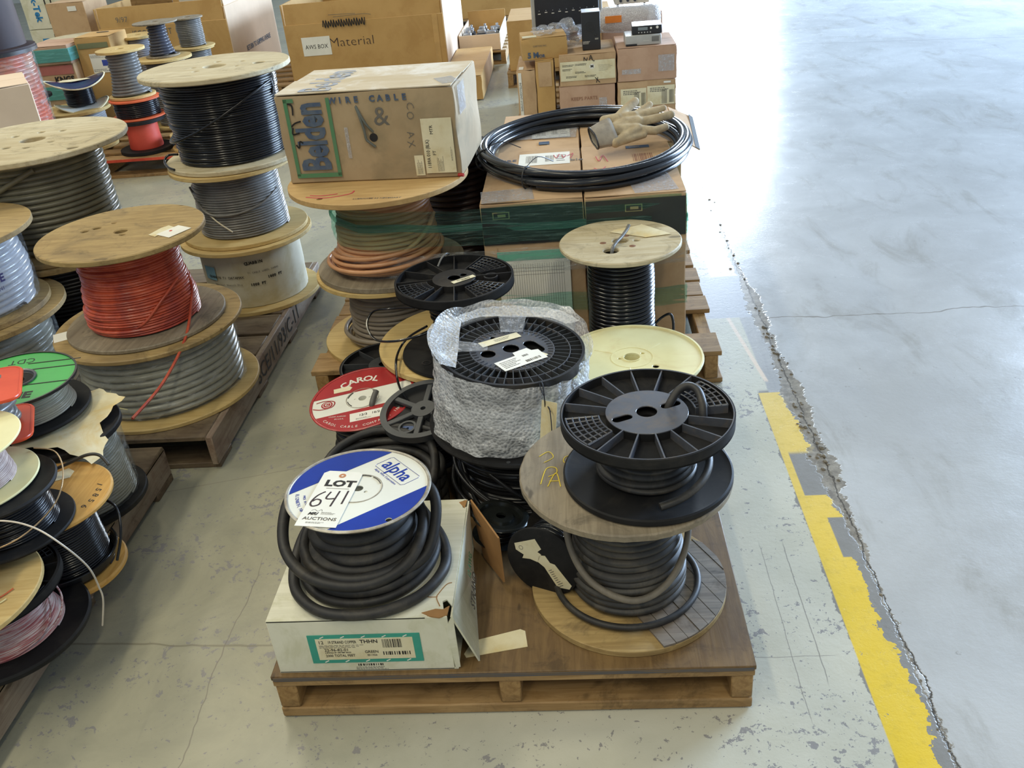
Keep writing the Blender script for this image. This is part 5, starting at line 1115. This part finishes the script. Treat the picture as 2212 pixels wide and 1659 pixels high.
# ---------------- second row of goods: cartons and instruments on the right ----------------
def slatted(label, cx_, y0, w_, d_, h=.125, m=LUMBER, my=LUMBER_Y, nb=7, edge=None, rz=0):
    p = thing('wooden_pallet', label, 'pallet', (cx_, y0+d_/2, 0), (0, 0, rz))
    for i in range(nb):
        b_ = box('deck_board', (0, -d_/2+.06+i*(d_-.12)/(nb-1), h-.009), (w_, .11, .018), m, p, .002)
        if i == 0 and edge: box('painted_edge', (0, -.056, 0), (w_, .002, .018), edge, b_, 0)
    for x in (-w_/2+.025, 0, w_/2-.025): box('stringer', (x, 0, h/2), (.045, d_, h-.038), my, p, .002)
    for y in (-d_/2+.06, 0, d_/2-.06): box('bottom_board', (0, y, .0095), (w_, .11, .019), m, p, .002)
    return p
slatted('pallet beneath the parcel cartons and test instruments, beyond the coiled cable', .16, 5.98, 1.05, 1.2)
P5 = .127
def small_carton(label, x0, x1, y0, y1, z0, z1, m, seed=1, rz=0): return carton(label, x0, x1, y0, y1, z0, z1, m, rz, None, .002, seed, None, 3)
a1 = small_carton('lower left plain pink brown carton under the one with the white shipping label', -.078, .280, 6.005, 6.45, P5, .333, CARD3, 1)
text(a1, 'KEEPS PARTS', .03, (-.02, -.004, .125), R90, mat('brown_pen', rgb(150, 104, 80), rough=.8))
tape = box('tape_strip', (.10, -.004, .10), (.05, .0006, .05), TAPE, a1, 0)
a2 = small_carton('carton with wide white shipping label and NA written above it', -.070, .290, 6.00, 6.46, .336, .525, CARD, 2)
lb = box('shipping_label', (-.0, -.0035, .092), (.348, .001, .118), PAPER, a2, 0)
for k, (x, z) in enumerate(((-.12, .035), (-.04, .038), (-.12, .01), (-.04, -.01), (-.1, -.035), (.02, -.036))): lines(lb, .08, .014, 2, (x, -.0008, z), R90, INK, k+3, t=.5)
obj('label_disc', ringm(.0003, .016, 0, .0006, 28), WPAPER, lb, (.028, -.0008, .022), R90); text(lb, 'M', .022, (.028, -.0016, .022), R90, INK, bold=.001, sx=1.1); lines(lb, .09, .04, 5, (.115, -.0008, .01), R90, GREYINK, 9, t=.2)
scrawl(a2, [[(-.022, .150), (-.020, .172), (-.006, .152), (.0, .170)], [(.012, .152), (.022, .182), (.034, .150), (.046, .148)], [(.014, .164), (.032, .164)], [(.045, .045), (.075, .012)], [(.052, .012), (.062, .045)]], .0024, INK, (0, -.0045, 0), R90)
a3 = small_carton('lower right carton with two white shipping labels, beyond the glove', .297, .668, 6.005, 6.45, P5, .335, CARD, 3)
for x, w_ in ((-.085, .165), (.09, .175)):
    lb = box('shipping_label', (x, -.0035, .105+(.008 if x > 0 else 0)), (w_, .001, .12), PAPER, a3, 0); lines(lb, w_*.8, .03, 3, (0, -.0008, .035), R90, GREYINK, 6, t=.5); barcode(lb, w_*.2, .09, (w_*.12, -.0008, -.01), R90, GREYINK, 4); barcode(lb, w_*.16, .08, (w_*.38, -.0008, -.01), R90, INK, 6)
box('shipping_tag', (.13, -.0035, .192), (.045, .001, .012), WPAPER, a3, 0)
a4 = small_carton('plain pink brown upper right carton under the grey instrument, shiny tape on its face', .300, .672, 6.00, 6.47, .338, .540, CARD3, 4)
box('tape_strip', (.12, -.004, .10), (.10, .0006, .10), TAPE, a4, 0); box('tape_strip', (-.10, -.004, .06), (.12, .0006, .03), TAPE, a4, 0)
a5 = small_carton('tall narrow carton with a striped paper edge, leftmost on the instrument pallet', -.345, -.226, 6.0, 6.5, P5, .455, CARD, 5)
lb = box('paper_strip', (-.040, -.0035, .165), (.020, .001, .30), WPAPER, a5, 0); text(lb, 'INTELLIGENT SYSTEMS', .018, (0, -.0008, 0), (PI/2, PI/2, 0), INK, sx=1.0); box('paper_strip', (-.03, .05, .334), (.03, .09, .0006), WPAPER, a5, 0)
a6 = small_carton('plain tall narrow carton standing beside the striped edge carton', -.222, -.106, 6.0, 6.5, P5, .508, CARD2, 6)
box('tape_patch', (0, -.0035, .295), (.085, .001, .15), CARD, a6, 0)
b_ = small_carton('tan carton lying askew on the narrow cartons, blue lettering at its lower corner', -.300, -.012, 6.02, 6.30, .512, .640, CARD2, 7, math.radians(5))
text(b_, '5 M', .045, (-.075, -.0045, .028), R90, BLUEINK, bold=.002); text(b_, 'FOR', .026, (-.025, -.0045, .020), R90, BLUEINK, bold=.001); text(b_, 'CARTON INC', .014, (-.03, -.0045, .082), R90, GREYINK); box('paper_label', (-.09, .05, .1345), (.09, .07, .0008), PAPER, b_, 0)
tw = thing('power_supply', 'upright black power unit with bright top standing on the labelled carton', 'instrument', (.143, 6.10, .5325))
box('case', (0, .08, .112), (.116, .16, .224), DKEQUIP, tw, .002); box('top_plate', (0, .08, .2255), (.116, .16, .003), METAL, tw, .001); obj('vent_ring', ringm(.026, .031, 0, .003, 32), BLKPL, tw, (-.005, 0, .135), R90); obj('vent_ring', ringm(.010, .013, 0, .003, 24), BLKPL, tw, (-.005, 0, .135), R90)
lines(tw, .05, .02, 3, (-.03, -.0015, .045), R90, WPAPER, 3); lines(tw, .025, .012, 2, (.035, -.0015, .065), R90, WPAPER, 4); box('outlet', (.028, -.001, .09), (.014, .004, .012), BLKPL, tw, .001)
gu = thing('instrument', 'light grey instrument under the small radio on the right hand carton', 'instrument', (.466, 6.03, .5475)); box('case', (0, .10, .030), (.224, .20, .060), LTEQUIP, gu, .003); box('display', (.075, -.0008, .034), (.045, .002, .030), mat('grey_panel', rgb(120, 120, 116), rough=.5), gu, 0); box('base_strip', (-.075, -.0008, .006), (.07, .002, .010), DKEQUIP, gu, 0); lines(gu, .04, .006, 1, (.02, -.0012, .026), R90, WPAPER, 1)
rd_ = thing('radio', 'small dark radio with grey display and orange sticker, on the light grey instrument', 'radio', (.49, 6.05, .608), (0, 0, math.radians(-3)))
box('case', (0, .09, .026), (.186, .18, .050), DKEQUIP, rd_, .003); box('top_cover', (0, .09, .0515), (.184, .178, .002), METAL, rd_, .001); box('orange_sticker', (-.02, .03, .0532), (.09, .035, .0006), ORANGE, rd_, 0); box('display', (-.025, -.0015, .034), (.060, .003, .018), LCD, rd_, .0005)
for k in range(5): obj('button', ringm(.0003, .004, 0, .003, 14), LTEQUIP, rd_, (-.05+k*.018, 0, .012), R90)
obj('knob', ringm(.0003, .006, 0, .006, 16), WPAPER, rd_, (.026, 0, .036), R90); obj('badge', ringm(.0003, .009, 0, .001, 6), WPAPER, rd_, (.065, 0, .038), R90)
ru = thing('rack_unit', 'wide black rack panel in a grey case, at the back of the instrument pallet', 'instrument', (-.005, 6.70, .5275), (0, 0, math.radians(2)))
box('case', (0, .18, .14), (.49, .34, .27), LTEQUIP, ru, .003); box('front_panel', (.0, -.002, .135), (.44, .012, .25), DKEQUIP, ru, .002)
rr = random.Random(3)
for k in range(9): box('panel_mark', (-.19+k*.047, -.0088, .165+.008*(k % 2)), (.018, .001, .005), WPAPER, ru, 0); obj('toggle', ringm(.0003, .003, 0, .008, 10), METAL, ru, (-.19+k*.047, -.008, .185), R90)
lines(ru, .08, .006, 1, (-.08, -.0088, .09), R90, WPAPER, 3)
rb = thing('bubble_wrapped_roll', 'bulky brown bundle in bubble wrap with an orange sticker, behind the upright power unit', 'parcel', (.42, 6.62, .628), (0, 0, 0))
prf = [(.0005, -.20), (.05, -.20), (.072, -.17), (.080, -.05), (.076, .06), (.081, .15), (.06, .195), (.0005, .20)]
obj('bundle', lathe(prf, 40, 60), mat('taupe_bundle', rgb(176, 156, 140), rgb(160, 138, 122), sc=14, rough=.5, bump=.4, dist=.01), rb, rot=(0, PI/2, 0)); obj('wrap', lathe([(r_*1.1+.002, z*1.06) for r_, z in prf], 40, 60), BUBBLE, rb, rot=(0, PI/2, 0)); box('orange_sticker', (-.115, -.094, .015), (.11, .003, .045), ORANGE, rb, 0, (.15, 0, .0))
it = thing('instrument', 'cream bench instrument on folded out legs, top of the instrument pallet', 'instrument', (.46, 6.95, .672), (0, 0, 0)); box('case', (0, .12, .055), (.245, .24, .10), mat('putty_case', rgb(206, 198, 180), rough=.5), it, .003)
for x in (-.10, .09): box('leg', (x, .02, -.03), (.016, .02, .07), DKEQUIP, it, .002)
for k in range(3): obj('knob', ringm(.0003, .010, 0, .012, 16), DKEQUIP, it, (-.08+k*.05, -.002, .03), R90)
cs = small_carton('brown carton under the bench instrument at the back of the pallet', .24, .66, 6.80, 7.14, P5, .628, CARD3, 9)
bg = thing('plastic_bag', 'crumpled clear bag with brown tubing between tan carton and power unit', 'bag', (-.02, 6.33, .60)); bm = bmesh.new(); bmesh.ops.create_icosphere(bm, subdivisions=4, radius=.1); rr = random.Random(4)
for v in bm.verts: d = 1+.16*math.sin(v.co.x*70+v.co.y*40)+.12*math.sin(v.co.z*90-v.co.x*30)+rr.uniform(-.03, .03); v.co = Vector((v.co.x*1.15*d, v.co.y*.9*d, v.co.z*.85*d))
me = bpy.data.meshes.new('m'); bm.to_mesh(me); bm.free(); smooth(me, 30); obj('film', me, TAPE, bg)
tube(bg, 'tubing', [(.06*math.cos(k*.9)+.02, .04*math.sin(k*.9), -.04+.006*k) for k in range(14)], .012, mat('brown_tubing', rgb(120, 84, 66), rgb(90, 60, 50), rough=.3), 4)
bg = thing('plastic_bag', 'small crumpled clear bag lying on the tan askew carton', 'bag', (-.165, 6.14, .665)); me2 = me.copy(); me2.transform(Matrix.Diagonal((.6, .9, .32, 1))); obj('film', me2, TAPE, bg)
# pallet behind with a tall carton, tray of electronics
slatted('pallet in the far row behind the instruments, a tall brown carton on it', .03, 7.72, 1.1, 1.1)
c_ = small_carton('tall plain brown open carton on the far pallet behind the narrow cartons', -.495, .35, 7.76, 8.5, P5, .51, CARD2, 11)
slatted('far pallet carrying the white tray of transformers', -.80, 8.82, .42, 1.2)
ty = thing('cardboard_tray', 'white sided low cardboard tray of transformers on the far pallet', 'box', (-.825, 8.84, P5))
box('tray_base', (0, .5, .01), (.38, 1.0, .014), CARDP, ty, .001); box('front_wall', (0, 0, .075), (.38, .01, .14), CARDP, ty, .001); box('side_wall', (.19, .5, .075), (.01, 1.0, .16), WPAPER, ty, .001); box('side_wall', (-.19, .5, .075), (.01, 1.0, .15), CARDP, ty, .001); box('back_wall', (0, 1.0, .12), (.38, .01, .22), CARD2, ty, .001)
for k, (x, y, s_) in enumerate(((-.12, .10, 1), (.10, .10, 1.1), (.12, .27, .9), (.0, .28, 1.0), (-.12, .27, 1.1), (.12, .46, 1), (0, .48, 1), (-.13, .46, 1))):
    tf_ = thing('transformer', 'black transformer in the white sided tray, '+('nearest the front wall on the left', 'nearest the front right corner', 'rightmost of the second row', 'middle of the second row', 'left of the second row', 'rightmost of the rear row', 'middle of the rear row', 'leftmost of the rear row')[k], 'transformer', (-.825+x, 8.84+y, P5+.018), (0, 0, .25*(k%3)), 'transformers in the white tray')
    box('winding', (0, 0, .05*s_), (.10*s_, .08*s_, .10*s_), BLKPL, tf_, .006); box('lamination', (0, 0, .115*s_), (.075*s_, .06*s_, .03*s_), METAL, tf_, .003); box('terminal', (.02, 0, .14*s_), (.02, .02, .03), METAL, tf_, .002)
small_carton('flat pale carton stack edge beyond the worn wire carton', -1.02, -.70, 7.35, 8.65, P5-.12, .19, CARD2, 13)
slatted('distant pallet behind the tray of transformers', -1.0, 11.0, 1.2, 1.1)
small_carton('distant long brown crate beyond the tray of transformers', -1.5, -.4, 11.05, 12.0, P5, .5, CARD2, 14)
# ---------------- two tall open boxes ----------------
def gaylord(label, x0, x1, y0, y1, z1, m, ms_, seed):
    t = thing('bulk_box', label, 'box', ((x0+x1)/2, y0, P5)); w_ = x1-x0; d_ = y1-y0; h = z1-P5
    box('front_wall', (0, 0, (h-.16)/2), (w_, .012, h-.16), m, t, .002); f_ = box('front_flap', (0, .012, h-.082), (w_-.03, .010, .165), m, t, .002, (math.radians(-6), 0, 0))
    box('side_wall', (w_/2, d_/2, h/2-.03), (.012, d_, h-.06), ms_, t, .002); box('side_wall', (-w_/2, d_/2, h/2), (.012, d_, h), m, t, .002); box('back_wall', (0, d_, h/2), (w_, .012, h), m, t, .002)  # right wall takes paler card, daylight put into its colour
    quad(t, 'side_flap', [(w_/2-.004, .03, h-.06), (w_/2-.02, .03, h+.16), (w_/2-.02, d_-.03, h+.18), (w_/2-.004, d_-.03, h-.06)], ms_, .006)
    return t
slatted('pallet beneath the two tall open boxes at the back', -2.52, 7.95, 2.96, 1.5)
g2 = gaylord('tall open brown bulk box marked Material with a white label on its front', -2.385, -1.035, 8.0, 9.45, .752, CARD2, CARDP, 1)
F2 = -.0085
scrawl(g2, [[(-.34+.022*i+(.010 if j % 2 else 0), .475+(.030 if j % 2 else -.030)*(1 if (i+j) % 3 else .7)) for i in range(17) for j in range(2)]], .0042, INK, (0, F2-.012, -.02), R90)
scrawl(g2, [[(-.28, .525), (-.05, .520)], [(-.24, .505), (0, .512), (.08, .502)]], .002, GREYINK, (0, F2-.014, 0), R90)
text(g2, 'Material', .105, (-.12, F2, .30), R90, PENINK, sx=1.15, bold=-.002)
lb = box('white_label', (-.425, F2, .285), (.245, .001, .150), WPAPER, g2, 0); text(lb, 'AWS BOX', .048, (0, -.0009, -.005), R90, INK, sx=.9)
box('tape_seam', (.655-.05, F2, .24), (.045, .002, .46), mat('tan_tape', rgb(206, 166, 104), rough=.4), g2, 0)
g1 = gaylord('tall open brown bulk box with daylit-tinted right side, left of the Material box', -3.98, -2.865, 8.0, 9.35, .845, CARD2, CARDP, 2)
text(g1, '9/97', .06, (-.33, F2-.012, .62), R90, GREYINK); text(g1, 'ISCONE ANT', .07, (-.10, F2, .50), R90, GREYINK, sx=.85); text(g1, 'TO XL', .07, (-.22, F2, .40), R90, GREYINK)
text(g1, 'RETURN TO SHIPPING AVENUE', .062, (1.115/2+.0075, .72, .26), (PI/2, 0, PI/2), BLUEINK, sx=.85, bold=.001)
for k, (x, r_) in enumerate(((-.3, .2), (.1, -.4), (.3, .3))): 
    bb = box('packing_board', (-3.42+x, 8.6, .80), (.36, .03, .10), WPAPER if k else LUMBER, None, .003, (.2, .3*r_, r_)); tag(bb, ('pale timber offcut lying in the left bulk box', 'white board lying in the left bulk box, middle one', 'white board lying in the left bulk box, rightmost one')[k], 'board')

# ---------------- far left pile ----------------
slatted('pallet with red painted board edge under the far left cable spools', -3.15, 5.80, 1.40, 1.25, edge=REDPAINT)
def bspool(label, x, y, z, h, Rb, Rt, fm, wm, rw, rc, **k): return spool(label, (x, y, z), h, Rb, Rt, fm, wm, rw, rc, seg=48, **k)
z0 = P5
s = bspool('black flanged spool with bright red core band on the red edged pallet', -2.895, 6.02, z0, .215, .175, .160, BLKPL2, None, None, .03, seed=61, th=.022)
obj('red_band', lathe([(.055, .023), (.108, .023), (.110, .03), (.105, .10), (.104, .192), (.055, .192)], 56, 60), mat('coral_red_band', rgb(224, 92, 72), rgb(210, 78, 60), sc=3, rough=.5), s)
bspool('black wire spool with orange lower flange, on the red core spool', -2.905, 6.05, z0+.217, .125, .175, .165, mat('orange_flange', rgb(222, 104, 62), rough=.5), BLKWIRE, .145, .006, seed=62, th=.010)
bspool('yellow wood ended spool of thick grey cable, upright in the far left pile', -2.925, 6.08, z0+.344, .305, .150, .155, PLY_YEL, GREYCAB2, lambda u: .100+.03*(1-u)**3, .0095, seed=63, th=.016)
bspool('wooden spool of pale grey cable under the warped blue rimmed spool', -3.43, 6.22, z0, .27, .22, .235, PLY_YEL, mat('light_grey_cable', rgb(160, 160, 160), rgb(146, 146, 146), sc=8, rough=.4), .19, .006, seed=64, th=.02, wob=.006)
s = bspool('black wire spool with warped blue and white rims in the far left pile', -3.375, 6.24, z0+.278, .165, None, None, BLKPL2, BLKWIRE, .095, .004, seed=65, th=.012)
for nm, z, R_ in (('bottom_flange', .004, .175), ('top_flange', .165, .195)):
    V = [(0, 0, z)]; F = []
    for i in range(48):
        a = 2*PI*i/48; dz = .028*math.sin(2*a+.4)
        for r_ in (.08, .15, R_): V.append((r_*math.cos(a), r_*math.sin(a), z+dz*(r_/R_)**2))
    for i in range(48):
        j = (i+1) % 48; F.append((0, 1+i*3, 1+j*3)); F += [(1+i*3+k, 2+i*3+k, 2+j*3+k, 1+j*3+k) for k in (0, 1)]
    o = obj(nm, mesh(V, F, 60), mat('navy_enamel', rgb(40, 50, 90), rough=.25) if nm[0] == 't' else WENAMEL, s); so = o.modifiers.new('t', 'SOLIDIFY'); so.thickness = .003
    tube(o, 'rim', [V[3+i*3] for i in range(48)], .0045, PAPER, 1, 6, True)
sheet(s, 'cream_label', [(-.12, -.05), (.0, -.06), (.10, .02), (.06, .05), (-.10, .03)], PAPER, .172, .001)
bspool('black cable spool in the gap right of the red core spool', -2.62, 6.30, z0, .30, .17, .17, BLKPL2, BLKCAB, .14, .006, seed=66)
bspool('small plywood ended cable spool behind the glossy black wire spool', -2.56, 6.0, z0, .10, .14, .14, PLY_YEL, BLKCAB, .10, .006, seed=67)
b_ = small_carton('brown carton with a hand hole and white label in the far left pile', -3.470, -3.215, 6.56, 6.85, z0+.0, .80, CARD2, 21)
obj('hand_hole', plate([slot(0, 0, .07, .012, 0)], .001, 0), INK, b_, (-.0, .20, .6805)); box('printed_band', (0, -.0045, .62), (.22, .001, .035), mat('grey_green_print', rgb(126, 130, 96), rough=.8), b_, 0)
lb = box('shipping_label', (.03, -.0045, .50), (.15, .001, .13), WPAPER, b_, 0); box('blue_sticker', (.03, -.001, 0), (.05, .0006, .04), mat('blue_print', rgb(60, 80, 170), rough=.6), lb, 0); lines(lb, .12, .02, 3, (-.01, -.0008, .045), R90, GREYINK, 5); lines(lb, .14, .02, 2, (0, -.0008, -.048), R90, GREYINK, 6)
# cluster on the right of that pile
z1 = .127
bspool('pale topped wide spool wrapped in film, right of the hand hole carton', -3.18, 6.95, z1, .62, .14, .150, PLY_YEL, mat('film_grey_cable', rgb(150, 150, 156), rgb(134, 134, 140), sc=6, rough=.25), .112, .007, seed=71)
bspool('round wooden spool below the narrow dark grey cable spool', -2.925, 6.72, z1, .485, .185, .195, PLY_YEL, GREYCAB2, .14, .007, seed=72)
bspool('narrow spool of dark grey cable with grey top flange, above the gloss black wire spool', -2.935, 6.74, z1+.487, .235, .12, .155, PLY_GREY, mat('blue_grey_cable', rgb(80, 82, 92), rgb(64, 66, 76), sc=6, rough=.3), lambda u: .068+.03*(1-u)**3, .0095, seed=73, th=.010)
bspool('grey cable spool with yellowish lower flange, rightmost of the far left cluster', -2.850, 7.13, z1+.478, .215, .16, .115, PLY_YEL, GREYCAB2, .098, .006, seed=74, th=.010, fmt=PLY_GREY)
bspool('squat wooden drum supporting the rightmost grey cable spool of the cluster', -2.850, 7.13, z1, .476, .15, .15, PLY_YEL, GREYCAB2, .12, .006, seed=75, th=.012)
# left edge
z2 = .127
slatted('pallet at the far left edge beneath the orange film wrapped roll', -3.9, 4.75, 1.2, 1.0)
s = thing('film_wrapped_roll', 'tall roll of orange red cable wrapped in film at the left edge', 'cable roll', (-3.42, 5.42, z2))
wind(s, lambda u: .245, 0, .76, .011, mat('salmon_cable', rgb(206, 96, 62), rgb(170, 84, 60), sc=4, rough=.3, dirt=rgb(170, 150, 120), dirt_amt=.5), seed=81, seg=56); obj('core', ringm(.05, .23, .002, .758, 48), PLY_OLD, s); curved_label(s, 'clear_wrap', .25, .0, .76, 0, 360, FILMC, n=60, wav=.006, seed=8)
s = thing('dark_drum', 'dark brown plastic wrapped drum above the orange film wrapped roll', 'drum', (-3.42, 5.42, z2+.765)); obj('drum_shell', lathe([(.0005, 0), (.275, 0), (.28, .01), (.28, .03), (.235, .035), (.232, .45), (.0005, .45)], 64, 40), mat('dark_brown_film', rgb(60, 46, 46), rgb(48, 38, 40), sc=3, rough=.6, spec=.3), s); obj('rim', ringm(.255, .285, -.002, .018, 64), BLKPL, s)
c_ = small_carton('plain pale cardboard box at the left edge behind the pale wooden spool', -3.05, -2.45, 4.04, 4.44, .005, .905, CARDP, 23, math.radians(32))
c_ = small_carton('flat carton under turquoise stretch film in the far left pile', -3.80, -3.475, 6.45, 6.80, .655, .775, CARD3, 24); c_['label'] = 'flat carton bound in turquoise stretch film in the far left pile'
curved = box('film_band', (0, .175, .06), (.345, .37, .085), film('turquoise_film', (.35, .85, .85), (.20, .62, .62), .5, rough=.12, wr=(2, 2, 25)), c_, .002)
c_ = small_carton('carton printed red and black, half film wrapped, below the turquoise bound flat carton', -3.74, -3.475, 6.47, 6.78, .13, .652, CARD, 25); text(c_, 'KNGS', .055, (.04, -.005, .42), R90, INK, bold=.002); box('red_panel', (.0, -.004, .485), (.24, .001, .06), mat('faded_red_print', rgb(196, 120, 110), rough=.8), c_, 0); box('film_band', (0, .155, .33), (.285, .33, .09), MATS['turquoise_film'], c_, .002)
bspool('plywood topped spool behind the turquoise film at far left', -3.80, 7.28, z2, .60, .22, .26, PLY, BLKCAB, .18, .007, seed=82)
bspool('black plastic spool left of the warped blue rimmed spool', -3.52, 5.85, z2, .44, .15, .155, BLKPL2, GREYCAB2, lambda u: .10, .007, seed=83)
for k, (x, z, lab) in enumerate(((-5.16, .127, 'lower'), (-5.16, .62, 'upper'))):
    c_ = small_carton('white blue lettered carton at the far left, %s of its stack' % lab, x, x+.47, 9.0, 9.5, z, z+.485, WHITEBOX, 30+k); text(c_, 'Berk-Tek', .09, (-.10, -.005, .24), (PI/2, PI/2, 0), mat('bright_blue_ink', rgb(40, 130, 190), rough=.6), bold=.003); box('black_bar', (.0, -.004, .24), (.012, .001, .40), INK, c_, 0); box('black_bar', (.06, -.004, .24), (.012, .001, .40), INK, c_, 0)
c_ = small_carton('brown carton with small white label right of the white blue lettered cartons', -4.63, -4.28, 8.45, 8.9, P5, .875, CARD, 33); box('white_label', (.06, -.005, .70), (.08, .001, .04), WPAPER, c_, 0)
slatted('far left pallet under the white blue lettered cartons', -4.55, 8.4, 1.2, 1.2)
